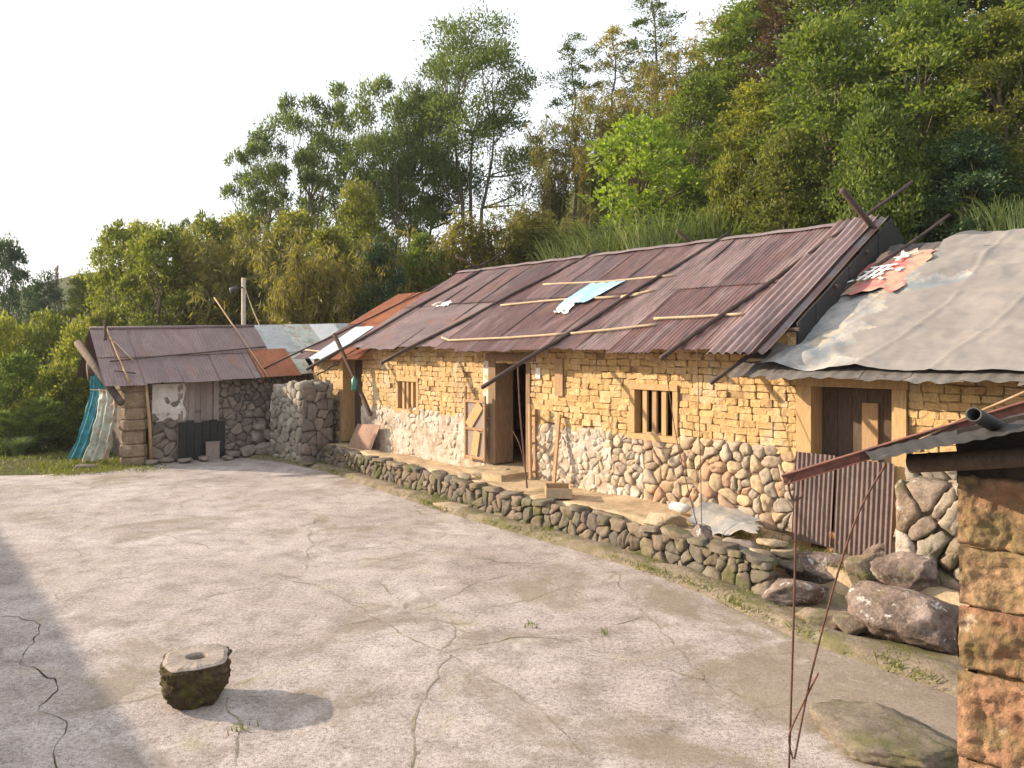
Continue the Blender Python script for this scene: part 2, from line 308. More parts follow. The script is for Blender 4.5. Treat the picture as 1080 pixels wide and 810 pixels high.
def courtyard_material():
    m, nt, out = new_mat('old_concrete')
    geo = nt.nodes.new('ShaderNodeNewGeometry'); pos = geo.outputs['Position']
    n1 = noise_node(nt, pos, .55, 6, .62, .4); n2 = noise_node(nt, pos, 2.3, 8, .7, .2); n3 = noise_node(nt, pos, 26, 6, .75); n4 = noise_node(nt, pos, 90, 3, .7)
    base = ramp_node(nt, n1, [(.30, (.30, .252, .23)), (.5, (.39, .336, .312)), (.72, (.47, .417, .39))])
    v = ramp_node(nt, n2, [(.30, (.60, .58, .56)), (.5, (.98, .98, .98)), (.70, (1.2, 1.19, 1.18))]); base = mix_col(nt, 1, base, v, 'MULTIPLY')
    v = ramp_node(nt, n3, [(.34, (.50, .48, .46)), (.5, (1, 1, 1)), (.66, (1.25, 1.24, 1.23))]); base = mix_col(nt, 1, base, v, 'MULTIPLY')
    v = ramp_node(nt, n4, [(.36, (.55, .53, .51)), (.5, (1, 1, 1)), (.62, (1.25, 1.25, 1.25))]); base = mix_col(nt, 1, base, v, 'MULTIPLY')
    # brown weathering with its own outline
    sx = nt.nodes.new('ShaderNodeSeparateXYZ'); nt.links.new(pos, sx.inputs[0])
    damp = math_node(nt, 'MULTIPLY', math_node(nt, 'ADD', sx.outputs['X'], .2), .028)
    st = math_node(nt, 'ADD', noise_node(nt, pos, .5, 8, .72, .6), math_node(nt, 'MINIMUM', math_node(nt, 'MAXIMUM', damp, -.03), .085))
    base = mix_col(nt, ramp_node(nt, st, [(.50, (0, 0, 0)), (.60, (.66, .66, .66))]), base, (.195, .155, .105))
    # lime bloom
    st2 = noise_node(nt, pos, 1.1, 7, .72, 1.0)
    base = mix_col(nt, ramp_node(nt, st2, [(.58, (0, 0, 0)), (.70, (.55, .55, .55))]), base, (.60, .56, .52))
    # hairline cracks of a broken slab, moss in them
    wob = nt.nodes.new('ShaderNodeTexNoise'); wob.inputs['Scale'].default_value = 1.3; wob.inputs['Detail'].default_value = 5
    nt.links.new(pos, wob.inputs['Vector'])
    vm = nt.nodes.new('ShaderNodeVectorMath'); vm.operation = 'MULTIPLY_ADD'; vm.inputs[1].default_value = (.9, .9, 0)
    nt.links.new(wob.outputs['Color'], vm.inputs[0]); nt.links.new(pos, vm.inputs[2])
    vo = nt.nodes.new('ShaderNodeTexVoronoi'); vo.feature = 'DISTANCE_TO_EDGE'; vo.inputs['Scale'].default_value = .36
    nt.links.new(vm.outputs[0], vo.inputs['Vector'])
    brk = noise_node(nt, pos, .9, 3, .6)
    w1 = math_node(nt, 'MULTIPLY', ramp_node(nt, vo.outputs['Distance'], [(.0, (1, 1, 1)), (.008, (0, 0, 0))]), ramp_node(nt, brk, [(.46, (0, 0, 0)), (.62, (.6, .6, .6))]))
    w2 = math_node(nt, 'MULTIPLY', ramp_node(nt, vo.outputs['Distance'], [(.0, (1, 1, 1)), (.04, (0, 0, 0))]), ramp_node(nt, n2, [(.48, (0, 0, 0)), (.66, (.45, .45, .45))]))
    base = mix_col(nt, w2, base, (.25, .225, .11)); base = mix_col(nt, w1, base, (.12, .10, .07))
    b = nt.nodes.new('ShaderNodeBsdfPrincipled'); b.inputs['Roughness'].default_value = .93; b.inputs['Specular IOR Level'].default_value = .2
    nt.links.new(base, b.inputs['Base Color'])
    hgt = math_node(nt, 'ADD', math_node(nt, 'MULTIPLY', n3, .7), math_node(nt, 'ADD', math_node(nt, 'MULTIPLY', n4, .35), math_node(nt, 'MULTIPLY', w1, -.8)))
    bp = nt.nodes.new('ShaderNodeBump'); bp.inputs['Strength'].default_value = .55; bp.inputs['Distance'].default_value = .02
    nt.links.new(hgt, bp.inputs['Height']); nt.links.new(bp.outputs[0], b.inputs['Normal'])
    nt.links.new(b.outputs[0], out.inputs[0]); return m
M['court'] = courtyard_material()
M['terrain'] = surf('forest_floor', [(.075, .08, .03)], .4, .8, [((.13, .10, .055), .5, .5, .66, .8), ((.10, .13, .03), 1.3, .5, .64, .7)], 1, .6, 6, .05, .1)

# ------------------------------------------------------------------ stonework
def chaikin(p, it):
    for _ in range(it):
        q = []
        for i in range(len(p)):
            a, b = p[i], p[(i + 1) % len(p)]
            q += [(a[0] * .75 + b[0] * .25, a[1] * .75 + b[1] * .25), (a[0] * .25 + b[0] * .75, a[1] * .25 + b[1] * .75)]
        p = q
    return p

def resample(p, n):
    q = p + [p[0]]; d = [0]
    for i in range(len(p)): d.append(d[-1] + math.dist(q[i], q[i + 1]))
    out = []; j = 0
    for k in range(n):
        t = d[-1] * k / n
        while d[j + 1] < t: j += 1
        f = (t - d[j]) / max(1e-9, d[j + 1] - d[j])
        out.append((q[j][0] + (q[j + 1][0] - q[j][0]) * f, q[j][1] + (q[j + 1][1] - q[j][1]) * f))
    return out

def stone(mb, poly, frame, bulge, rng, gap=.012, back=.05, soft=1, n=16, flat=False, tilt=.12, mi=0):
    cx = sum(p[0] for p in poly) / len(poly); cy = sum(p[1] for p in poly) / len(poly)
    if flat:
        p = []
        for i in range(len(poly)):
            a, b_ = poly[i], poly[(i + 1) % len(poly)]; ln_ = math.dist(a, b_); e_ = min(.3, .012 / max(ln_, .01))
            for t_ in (e_, .35, .65, 1 - e_): p.append((a[0] + (b_[0] - a[0]) * t_, a[1] + (b_[1] - a[1]) * t_))
        n = len(p)
    else:
        q_ = []
        for i in range(len(poly)):
            a, b_ = poly[i], poly[(i + 1) % len(poly)]
            q_ += [(a[0] * .84 + b_[0] * .16, a[1] * .84 + b_[1] * .16), (a[0] * .16 + b_[0] * .84, a[1] * .16 + b_[1] * .84)]
        p = resample(q_ if soft else chaikin(poly, 1), n)
    sz = sum(math.dist(q, (cx, cy)) for q in p) / n
    if sz < .015: return
    k = max(.3, 1 - gap / sz)
    tx, ty = rng.uniform(-tilt, tilt) * (1 if flat else 1.8), rng.uniform(-tilt, tilt) * (1 if flat else 1.8)
    so = rng.uniform(0, 99); bl = bulge * rng.uniform(.6, 1.3)
    rings = ([(1, -back), (1, bl * .55), (.95, bl * .95), (.72, bl * 1.02), (.3, bl)] if flat else [(.98, -back), (1, bl * .22), (.93, bl * .68), (.74, bl * .95), (.36, bl * 1.02)])
    vs = []
    for (s, d) in rings:
        for (x, y) in p:
            dx, dy = (x - cx) * s * k, (y - cy) * s * k
            jt = mnoise.noise(V((dx * 11 + so, dy * 11, d * 9))) * (.10 if flat else .34)
            dd = d + (dx * tx + dy * ty) + ((mnoise.noise(V((dx * 12, dy * 12 + so, 3))) * .4 + mnoise.noise(V((dx * 31, dy * 31 + so, 3))) * .22) * bl if d > 0 else 0)
            vs.append(frame(cx + dx * (1 + jt), cy + dy * (1 + jt), dd))
    vs.append(frame(cx, cy, rings[-1][1]))
    fs = []
    for r in range(len(rings) - 1):
        for i in range(n):
            fs.append((r * n + i, r * n + (i + 1) % n, (r + 1) * n + (i + 1) % n, (r + 1) * n + i))
    o = (len(rings) - 1) * n
    for i in range(n): fs.append((o + i, o + (i + 1) % n, len(vs) - 1))
    mb.add(vs, fs, mi)

def clip(poly, px, py, nx, ny):
    out = []
    for i in range(len(poly)):
        a, b = poly[i], poly[(i + 1) % len(poly)]
        da = (a[0] - px) * nx + (a[1] - py) * ny; db = (b[0] - px) * nx + (b[1] - py) * ny
        if da <= 0: out.append(a)
        if (da < 0 < db) or (db < 0 < da):
            t = da / (da - db); out.append((a[0] + (b[0] - a[0]) * t, a[1] + (b[1] - a[1]) * t))
    return out

def cells(x0, x1, y0, y1, size, rng, aspect=1.25, relax=1, var=.5):
    """irregular packed polygons filling a rectangle"""
    ny = max(1, round((y1 - y0) / size)); nx = max(1, round((x1 - x0) / (size * aspect)))
    P = []
    for j in range(ny):
        for i in range(nx):
            if rng.random() < .12: P.append([x0 + rng.random() * (x1 - x0), y0 + (j + rng.random()) * (y1 - y0) / ny])
            P.append([x0 + (i + .5 + (j % 2) * .5 - .25 + rng.uniform(-var, var)) * (x1 - x0) / nx, y0 + (j + .5 + rng.uniform(-var, var)) * (y1 - y0) / ny])
    P = [[min(max(p[0], x0 + .01), x1 - .01), min(max(p[1], y0 + .01), y1 - .01)] for p in P]
    rad = size * aspect * 3.2
    for it in range(relax + 1):
        out = []
        for i, p in enumerate(P):
            poly = [(x0, y0), (x1, y0), (x1, y1), (x0, y1)]
            for j, q in enumerate(P):
                if i == j or abs(q[0] - p[0]) > rad or abs(q[1] - p[1]) > rad: continue
                dx, dy = q[0] - p[0], q[1] - p[1]
                if dx * dx + dy * dy < 1e-8: continue
                poly = clip(poly, (p[0] + q[0]) / 2, (p[1] + q[1]) / 2, dx, dy)
                if len(poly) < 3: break
            out.append(poly)
        if it < relax:
            for i, poly in enumerate(out):
                if len(poly) >= 3:
                    cx = sum(a[0] for a in poly) / len(poly); cy = sum(a[1] for a in poly) / len(poly)
                    P[i] = [P[i][0] * .5 + cx * .5, P[i][1] * .5 + cy * .5]
    return [p for p in out if len(p) >= 3]

def rubble(mb, frame, x0, x1, y0, y1, size, seed, bulge=.05, gap=.012, aspect=1.25, hole=None, var=.5, mi=0, relax=1, top=None):
    rng = random.Random(seed)
    for poly in cells(x0, x1, y0, y1, size, rng, aspect, relax, var):
        cx = sum(p[0] for p in poly) / len(poly); cy = sum(p[1] for p in poly) / len(poly)
        if hole and hole(cx, cy): continue
        if top is not None:
            tz = top(cx)
            if cy > tz: continue
        stone(mb, poly, frame, bulge, rng, gap, mi=mi)

def wall_frame(w=0.0): return lambda a, b, c: hp(a, w - c, b)

def brickwork(mb, frame, s0, s1, z0, z1, seed, bw=.235, bh=.106, holes=(), bulge=.03, ragged=0.0, topf=None):
    rng = random.Random(seed); z = z0; row = 0
    while z < z1 - .04:
        h = bh * rng.uniform(.92, 1.08); s = s0 - rng.uniform(0, bw)
        while s < s1:
            w = bw * rng.uniform(.72, 1.2); a, b = max(s, s0), min(s + w, s1); s += w
            segs = [(a, b)]
            for (h0, h1, y0, y1) in holes:
                if z + h * .5 < y0 or z + h * .5 > y1: continue
                ns = []
                for (p, q) in segs:
                    if q <= h0 or p >= h1: ns.append((p, q)); continue
                    if p < h0: ns.append((p, h0))
                    if q > h1: ns.append((h1, q))
                segs = ns
            for (p, q) in segs:
                if q - p < .035: continue
                if row == 0 and rng.random() < ragged: continue
                if topf and z + h > topf((p + q) / 2): continue
                if rng.random() < .012: continue
                j = lambda k=.014: rng.uniform(-k, k)
                dz = mnoise.noise(V((p * .8, z * 1.5, seed))) * .022
                poly = [(p + j(), z + dz + j()), (q + j(), z + dz + j()), (q + j(), z + h + dz + j()), (p + j(), z + h + dz + j())]
                stone(mb, poly, frame, bulge, rng, .003, .04, 1, 12, True, .07)
        z += h; row += 1

# ------------------------------------------------------------------ sheets
def corr(mb, P, U, D, N, wid, ln, pitch=.078, amp=.010, rng=None, mi=0, rows=5, wav=.012, ragged=0.0, seg=6):
    """corrugated sheet from corner P; U across, D down the slope, N normal"""
    n = max(4, int(wid / pitch * seg)); so = rng.uniform(0, 99); vs = []
    for j in range(rows + 1):
        for i in range(n + 1):
            a = wid * i / n; b = ln * j / rows
            if j == rows and ragged: b += mnoise.noise(V((a * 4 + so, 1, 0))) * ragged
            hgt = amp * math.cos(2 * math.pi * a / pitch) + wav * mnoise.noise(V((a * .9 + so, b * .9, 2)))
            vs.append(P + U * a + D * b + N * hgt)
    fs = [(j * (n + 1) + i, j * (n + 1) + i + 1, (j + 1) * (n + 1) + i + 1, (j + 1) * (n + 1) + i) for j in range(rows) for i in range(n)]
    mb.add(vs, fs, mi)

def corr_roof(mb, sl, s0, s1, seed, rows=2, sw=.84, miw=None, we=None, wr=None, pitch=.078, amp=.010, lift=.016, ragged=.05, wav=.024):
    rng = random.Random(seed)
    we = sl.we if we is None else we; wr = sl.wr if wr is None else wr
    n = max(1, round((s1 - s0) / sw)); sgn = 1 if wr > we else -1
    for r in range(rows):
        wt = wr + (we - wr) * (r / rows) - (.12 * sgn if r == -1 else 0); wb = wr + (we - wr) * ((r + 1) / rows)
        for i in range(n):
            a = s0 + (s1 - s0) * i / n - .03; b = s0 + (s1 - s0) * (i + 1) / n + .03
            j = rng.uniform(-.05, .05)
            P = sl.pt(a, wt + sgn * (.10 if r else .0), .03 + lift * (rows - r) + rng.uniform(0, .012) + .004 * (i % 2))
            Q = sl.pt(a, wb + j * (1 if r == rows - 1 else .3), .03 + lift * (rows - r) + rng.uniform(0, .012))
            D = (Q - P); ln = D.length; D.normalize()
            mi = miw(i / n, r, rng) if miw else 0
            corr(mb, P, HU, D, sl.n, b - a, ln, pitch, amp, rng, mi, 5, wav, ragged if r == rows - 1 else 0)

def drape(mb, corner, nu, nv, fold, seed, thick=0.0, mi=0, edge=0.0):
    """cloth: corner(u,v)->(point, normal); wrinkled"""
    def fn(u, v):
        uu = u; vv = v
        if edge:
            uu = u + mnoise.noise(V((v * 6, seed, 0))) * edge * (1 - u) - mnoise.noise(V((v * 6, seed, 7))) * edge * u
            vv = v + mnoise.noise(V((u * 7, seed, 3))) * edge * (1 - v) - mnoise.noise(V((u * 7, seed, 9))) * edge * v
        p, n = corner(uu, vv)
        r = mnoise.ridged_multi_fractal(V((p.x * 1.1 + seed, p.y * 1.1, p.z * 1.6)), 1, 2, 4, 1, 2) - .8
        r2 = mnoise.ridged_multi_fractal(V((p.x * 2.6 + seed, p.y * 2.6 + p.z, p.z * 3.2)), 1, 2, 3, 1, 2) - .8
        return p + n * (fold * (.45 * r + .30 * r2 + .8 * fbm(p + V((seed, 0, 0)), 1.6, 3) + .10 * fbm(p, 6, 2)))
    mb.grid(fn, nu, nv, mi)

# ------------------------------------------------------------------ TERRAIN
def terrain_z(x, y):
    w = (x - HA.x) * HB.x + (y - HA.y) * HB.y
    t = max(0.0, w - 7.2); z = 0.0
    z += 15 * (1 - math.exp(-(t ** 1.35) / 42)) * max(.12, min(1, (x + 10) / 16))
    q = max(0.0, min(1.0, (w - 6.75) / 1.7)); z += 3.4 * q * q * (3 - 2 * q) * max(0, min(1, (x + 7) / 7))
    z += 24 * math.exp(-(((x + 100) / 34) ** 2 + ((y - 195) / 60) ** 2))
    q = max(0.0, -x - 13) * max(0, min(1, (y - 16) / 6)); z -= min(3.0, .06 * q)
    off = max(0, min(1, (abs(w) - 6) / 6)) if w > 0 else max(0, min(1, (-x - 10) / 8))
    z += off * fbm((x, y, 0), .12, 3) * .9
    return z - .06

mb = MB()
xs = np.concatenate([np.linspace(-260, -45, 24), np.linspace(-42, 42, 85), np.linspace(45, 260, 24)])
ys = np.concatenate([np.linspace(-60, 2, 14), np.linspace(4, 60, 70), np.linspace(64, 420, 40)])
vs = [(x, y, terrain_z(x, y)) for y in ys for x in xs]; nx = len(xs)
mb.add(vs, [(j * nx + i, j * nx + i + 1, (j + 1) * nx + i + 1, (j + 1) * nx + i) for j in range(len(ys) - 1) for i in range(nx - 1)])
tag(mb.build('hillside', M['terrain'], smooth=True), kind='structure')

# courtyard edge along the terrace (court level), from far to near
EDGE = [on_z(*p) for p in ((262, 484), (300, 488), (345, 498), (400, 517), (470, 541), (540, 561), (636, 589), (694, 608), (747, 629), (820, 664), (880, 688), (928, 705), (988, 727), (1060, 756), (1200, 810))]
BASE = [on_z(*p) for p in ((330, 485), (345, 490), (372, 498), (436, 517), (480, 531), (540, 551), (612, 569), (675, 587), (752, 612), (812, 634))]   # foot of the terrace wall
mb = MB()
back = [sp(4.2, .05, 0), sp(2.5, .12, 0), sp(.4, .3, 0), sp(-.3, .75, 0), on_z(110, 496), on_z(40, 501), on_z(-60, 503), V((-24, 17.0, 0))]
outline = [V((p.x, p.y, 0)) for p in EDGE] + [V((8, 3, 0)), V((8, -6, 0)), V((-24, -6, 0))] + [V((p.x, p.y, 0)) for p in reversed(back)]
mb.add(outline, [tuple(range(len(outline)))])
tag(mb.build('courtyard', M['court']), kind='structure')

# cracks in the slab: narrow ribbons let into the concrete
def ribbon(mb, pxs, wid, z, seed, mi=0):
    pts = [on_z(x, y, z) for x, y in pxs]; rng = random.Random(seed); P = []
    for a, b in zip(pts[:-1], pts[1:]):
        n = max(2, int((b - a).length / .07))
        d = (b - a).normalized(); pn = V((-d.y, d.x, 0))
        for i in range(n): 
            p = a.lerp(b, i / n); P.append((p + pn * (fbm((p.x, p.y, seed), 1.6, 5) * .12), pn))
    vs = []; 
    for p, pn in P:
        w = wid * .62 * (.1 + 1.6 * abs(mnoise.noise(p * 2.3))) ; vs += [p - pn * w, p + pn * w]
    mb.add(vs, [(2 * i, 2 * i + 1, 2 * i + 3, 2 * i + 2) for i in range(len(P) - 1)], mi)
mb = MB()
ribbon(mb, [(-20, 652), (20, 650), (45, 654), (46, 668), (25, 690), (22, 700), (60, 715), (60, 728), (38, 745), (34, 752), (62, 762), (52, 790), (60, 815), (58, 870)], .013, .004, 1)
tag(mb.build('open_crack', M['crackdark']), kind='structure')
mb = MB()
for k, (pl, wd) in enumerate([
    ([(330, 545), (325, 585), (318, 605), (270, 620), (200, 632)], .014), ([(325, 585), (430, 575), (520, 590), (640, 640)], .012),
    ([(640, 570), (520, 610), (440, 640), (360, 660), (300, 672)], .012), ([(280, 603), (340, 622), (395, 650), (470, 690), (545, 672), (600, 676), (690, 650)], .017),
    ([(470, 690), (445, 740), (438, 800), (440, 860)], .022), ([(388, 608), (430, 640), (445, 660)], .012),
    ([(245, 735), (250, 770), (255, 830)], .02), ([(90, 755), (150, 735), (180, 725)], .012), ([(470, 690), (560, 740), (620, 800)], .012), ([(560, 560), (640, 600), (720, 690), (760, 740)], .012), ([(60, 535), (150, 560), (230, 580)], .012), ([(620, 690), (700, 700), (790, 740)], .014)]):
    ribbon(mb, pl, wd, .004, 11 + k)
tag(mb.build('mossy_cracks', M['crackmoss']), kind='structure')

# kerb strip between the court and the terrace wall: low, broken, mossy
mb = MB()
def polyline(P, t):
    d = [0]
    for a, b in zip(P[:-1], P[1:]): d.append(d[-1] + (b - a).length)
    x = t * d[-1]
    for i in range(len(P) - 1):
        if x <= d[i + 1] + 1e-9: return P[i].lerp(P[i + 1], (x - d[i]) / max(1e-9, d[i + 1] - d[i]))
    return P[-1].copy()
def kerb(u, v):
    p = polyline(EDGE, u); q = p + HB * (1.5 * v)
    prof = [0, .075, .085, .08, .06, .03, .02][min(6, int(v * 14))] if v < .5 else .02
    z = (prof if v > 0 else -.02) + fbm(q, 2.5, 3) * .03 * (1 if v > 0 else 0) 
    j = fbm(p, 3.2, 3) * .06
    return V((q.x - HB.x * j, q.y - HB.y * j, z))
mb.grid(kerb, 240, 14)
tag(mb.build('kerb', M['kerb'], smooth=True), kind='structure')

# terrace floor (packed earth) in front of the row
mb = MB()
TZ = .46
def terrace(u, v):
    s = -6.2 + u * 20.6
    e = polyline(BASE, 0)
    # distance of the edge from the wall at this s
    ds = [(s_of(p), -w_of(p)) for p in BASE]
    ds = sorted(ds)
    if s <= ds[0][0]: wd = ds[0][1]
    elif s >= ds[-1][0]: wd = ds[-1][1]
    else:
        for (a, b), (c, d) in zip(ds[:-1], ds[1:]):
            if a <= s <= c: wd = b + (d - b) * (s - a) / (c - a)
    wd = max(.3, wd - .12)
    if s < .2: wd = max(.5, .95 + (s - .2) * .05)
    z = TZ + .05 * fbm((s, v, 0), 1.2, 3)
    k = max(0, min(1, (.9 - s) / 1.0)); z -= .19 * k * (1 if s > -3 else 1)
    p = hp(s, .1 - v * (wd + .1), z)
    if v == 1: p.z -= .9
    return p
def terr(u, v):
    if v > .93: return terrace(u, 1.0)
    return terrace(u, v / .93 * .999)
mb.grid(terr, 160, 15)
tag(mb.build('terrace', M['soil'], smooth=True), kind='structure')

# ------------------------------------------------------------------ TERRACE WALL
SURV = {}
def path_frame(P, cu=0.0):
    d = [0]
    for a, b in zip(P[:-1], P[1:]): d.append(d[-1] + (b - a).length)
    def loc(a):
        a = min(max(a, 0), d[-1] - 1e-6)
        for i in range(len(P) - 1):
            if a <= d[i + 1]:
                t = (P[i + 1] - P[i]).normalized(); return P[i] + t * (a - d[i]), V((t.y, -t.x, 0))
    return loc, d[-1]
loc, TL = path_frame([V((p.x, p.y, 0)) for p in reversed(BASE)])
def front(a, b, c):
    p, n = loc(a)
    if n.dot(HB) > 0: n = -n
    return p + n * (c - b * .10) + UP * (b - .03)
def topf(a, b, c):
    p, n = loc(a)
    if n.dot(HB) > 0: n = -n
    return p - n * b + UP * (TZ - .01 + c - .012 * math.sin(a * 3))
twall = empty('terrace_wall', loc(TL / 2)[0], 'low mossy dry-stone retaining wall along the edge of the house terrace', 'stone wall')
mb = MB()
rubble(mb, front, 0, TL, 0, .47, .18, 5, .05, .002, 1.45, var=.66, relax=0)
mb.build('stone_face', M['stone_moss'], twall, smooth=True)
mb = MB()
rng = random.Random(8)
for poly in cells(0, TL, .0, .28, .26, rng, 1.8, 0, .6):
    if rng.random() < .38: continue
    stone(mb, [(p[0], p[1] - .07) for p in poly], topf, .03, rng, .02, .05, 1, 12, False, .08)
mb.build('cap_stones', M['stone_moss'], twall, smooth=True)
mb = MB()
mb.grid(lambda u, v: front(u * TL, v * .44, -.05), 120, 2)
mb.build('earth_core', M['mud_core'], twall)

# ------------------------------------------------------------------ FARMHOUSE (middle of the row)
house = empty('farmhouse', hp(5.6, .2, .4), 'long mud-brick farmhouse on rubble stone base with purple-brown rusted corrugated roof', 'house')
SL0, SL1 = -.02, 11.55
D0, D1, DZ0, DZ1 = 5.36, 6.42, .62, 2.66         # main doorway
WA = (1.93, 2.885, 1.43, 2.34)                    # window right of the door
WB = (9.03, 9.97, 1.42, 2.25)                     # window left of the door
ZST = 1.45
TOPZ = 3.14
def core(mb, s0, s1, z0, z1, holes, w0=.02, w1=.40):
    cuts = sorted({s0, s1, *[h[0] for h in holes], *[h[1] for h in holes]})
    for a, b in zip(cuts[:-1], cuts[1:]):
        hs = [h for h in holes if h[0] <= a + 1e-6 and h[1] >= b - 1e-6]
        if not hs: mb.hbox(a, b, w0, w1, z0, z1)
        else:
            h = hs[0]
            if h[2] > z0 + .01: mb.hbox(a, b, w0, w1, z0, h[2])
            if h[3] < z1 - .01: mb.hbox(a, b, w0, w1, h[3], z1)
holes = [(D0, D1, 0, DZ1), WA, WB]
mb = MB()
core(mb, SL0, SL1, 0, TOPZ, holes)
mb.hbox(SL0 + .4, SL1 - .4, 5.6, 6.0, 0, TOPZ)                           # back wall
for a in (SL0, SL1 - .4):                                                # gable walls with their pitched tops
    pr = [(.402, 0), (6.0, 0), (6.0, TOPZ), (2.95, 4.86), (.402, TOPZ + .2)]
    vs = [hp(a, w, z) for w, z in pr] + [hp(a + .4, w, z) for w, z in pr]; n = len(pr)
    mb.add(vs, [tuple(range(n)), tuple(range(2 * n - 1, n - 1, -1))] + [(i, i + n, (i + 1) % n + n, (i + 1) % n) for i in range(n)])
mb.build('wall', M['mud_core'], house)
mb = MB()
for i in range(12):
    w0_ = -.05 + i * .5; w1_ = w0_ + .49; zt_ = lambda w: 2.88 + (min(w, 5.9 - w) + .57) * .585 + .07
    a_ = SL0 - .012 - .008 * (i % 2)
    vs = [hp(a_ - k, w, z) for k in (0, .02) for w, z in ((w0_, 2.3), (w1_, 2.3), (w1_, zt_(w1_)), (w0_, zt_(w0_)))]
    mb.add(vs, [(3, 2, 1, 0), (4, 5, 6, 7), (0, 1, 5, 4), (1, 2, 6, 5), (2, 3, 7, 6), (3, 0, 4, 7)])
mb.build('gable_shade', M['tar'], house)  # black colour stands in for the shade under the verge on this gable
mb = MB(); mb.hbox(SL0 + .42, SL1 - .42, .42, 5.58, .3, .58); mb.build('floor', M['soil'], house)
mb = MB()
brickwork(mb, wall_frame(0), SL0, SL1, ZST, TOPZ - .02, 3, holes=holes, ragged=.25)
mb.build('mud_bricks', M['mud'], house, smooth=False)
def mudfill(parent, s0, s1, z0, z1, holes, seed):
    mb = MB(); cuts = sorted({s0, s1, *[x for h in holes for x in h[:2]]})
    for a, b in zip(cuts[:-1], cuts[1:]):
        hs = [h for h in holes if h[0] <= a + 1e-6 and h[1] >= b - 1e-6]
        rs = [(z0, z1)] if not hs else [(z0, hs[0][2]), (hs[0][3], z1)]
        for (c, d) in rs:
            if d - c < .03: continue
            mb.grid(lambda u, v: hp(a + (b - a) * u, -(-.004 + .02 * fbm((a + (b - a) * u, c + (d - c) * v, seed), 2.4, 3)), c + (d - c) * v), max(2, int((b - a) * 16)), max(2, int((d - c) * 16)))
    mb.build('mud_mortar', M['mud_joint'], parent, smooth=True)
mudfill(house, SL0, SL1, ZST - .02, TOPZ - .03, [(D0 - .01, D1 + .01, 0, DZ1), WA, WB], 2)
mb = MB()
fr = wall_frame(0)
zt = lambda s: ZST + .05 + .10 * mnoise.noise(V((s * 1.3, 0, 5)))
M['stone_mid'] = surf('part_limewashed_stone', [(.40, .31, .22), (.50, .40, .28), (.34, .30, .25), (.44, .34, .24)], .25, 9, [((.66, .60, .52), 2.6, .52, .62, .7), ((.24, .23, .21), 1.6, .56, .66, .6)], .9, .4, 45, .2)
rubble(mb, fr, SL0, 2.6, .36, 1.56, .19, 21, .058, .002, 1.1, top=zt, var=.66, relax=0)
rubble(mb, fr, 2.6, D0 - .10, .36, 1.52, .15, 22, .046, .002, 1.2, top=zt, mi=1, var=.66, relax=0)
mb.build('stone_base', [M['stone_gold'], M['stone_mid']], house, smooth=True)
mb = MB()
rubble(mb, fr, D1 + .10, SL1, .36, 1.56, .15, 23, .045, .004, 1.3, top=zt, var=.62, relax=0)
mb.build('stone_base', M['stone_lime'], house, smooth=True)
M['earth_joint'] = surf('earth_joint', [(.22, .17, .12)], .35, 8, [((.36, .29, .21), 3, .5, .66, .7)], .95, .5, 35, .1)
def lime(s0, s1, lift, seed, mat='limewash'):
    mb = MB()
    def fn(u, v):
        s = s0 + (s1 - s0) * u; z = .40 + 1.08 * v
        return hp(s, -(lift + .028 * fbm((s, z, seed), 2.2, 4) + .012 * fbm((s, z, seed), 9, 3)), z)
    mb.grid(fn, int((s1 - s0) * 26), 30); mb.build('lime_render' if mat == 'limewash' else 'joint_fill', M[mat], house, smooth=True)
M['limewash'] = surf('old_limewash', [(.52, .46, .39)], .3, 8, [((.36, .27, .19), 3.0, .46, .60, .85), ((.26, .25, .23), 1.5, .58, .70, .7)], .95, .5, 35, .1)
lime(D1 + .12, SL1 - .02, .040, 3); lime(3.3, D0 - .12, .026, 4); lime(SL0 + .02, 3.3, .008, 6, 'earth_joint')
# roof
mb = MB()
def mainmi(f, r, rng): return 1 if (f > .66 and r == 1) else 0
corr_roof(mb, MAIN, .36, 7.55, 31, 2, .82, we=-.66)
corr_roof(mb, MAIN, 7.58, 11.42, 32, 2, .82, miw=lambda f, r, g: 1 if r == 1 else 0, amp=.007)
corr_roof(mb, MAINB, .36, 11.42, 33, 2, .82)
mb.build('roof', [M['rust_roof'], M['brown_roof']], house, smooth=True)
mb = MB()
def rcap(u, v):
    s = .30 + u * 11.15; a = (v - .5) * 2
    return hp(s, 2.95 + a * .13, 4.94 + .105 - abs(a) * .07 + .012 * mnoise.noise(V((s * 1.1, 0, 3))) + .006 * math.sin(s * 2 * math.pi / .84))
mb.grid(rcap, 140, 4); mb.build('ridge_cap', M['ridge'], house, smooth=True)
mb = MB(); rng = random.Random(4)
P = MAIN.pt(.12, 2.98, .13); Q = MAIN.pt(.16, -.78, .10); D = (Q - P); ln = D.length; D.normalize()
corr(mb, P, HU, D, MAIN.n, .72, ln, .13, .022, rng, 0, 8, .03, .03)
P = MAIN.pt(-.02, 3.0, .08); Q = MAIN.pt(.02, -.70, .05); D = (Q - P); ln = D.length; D.normalize()
corr(mb, P, HU, D, MAIN.n, .5, ln, .13, .022, rng, 1, 8, .03, .03)
mb.build('verge_sheet', [M['rust_roof'], M['steel_end']], house, smooth=True)
mb = MB(); rng = random.Random(5)                       # rafter ends and purlins below the sheets
for i in range(14):
    s = .3 + i * .83
    mb.tube([MAIN.pt(s, -.45, -.05), MAIN.pt(s, 2.9, -.05)], .04, 7, rough=.15, rng=rng)
for w in (-.1, 1.0, 2.0): mb.tube([MAIN.pt(-.1, w, .005), MAIN.pt(11.3, w, .005)], .03, 6)
mb.build('rafters', M['wood_dark'], house)
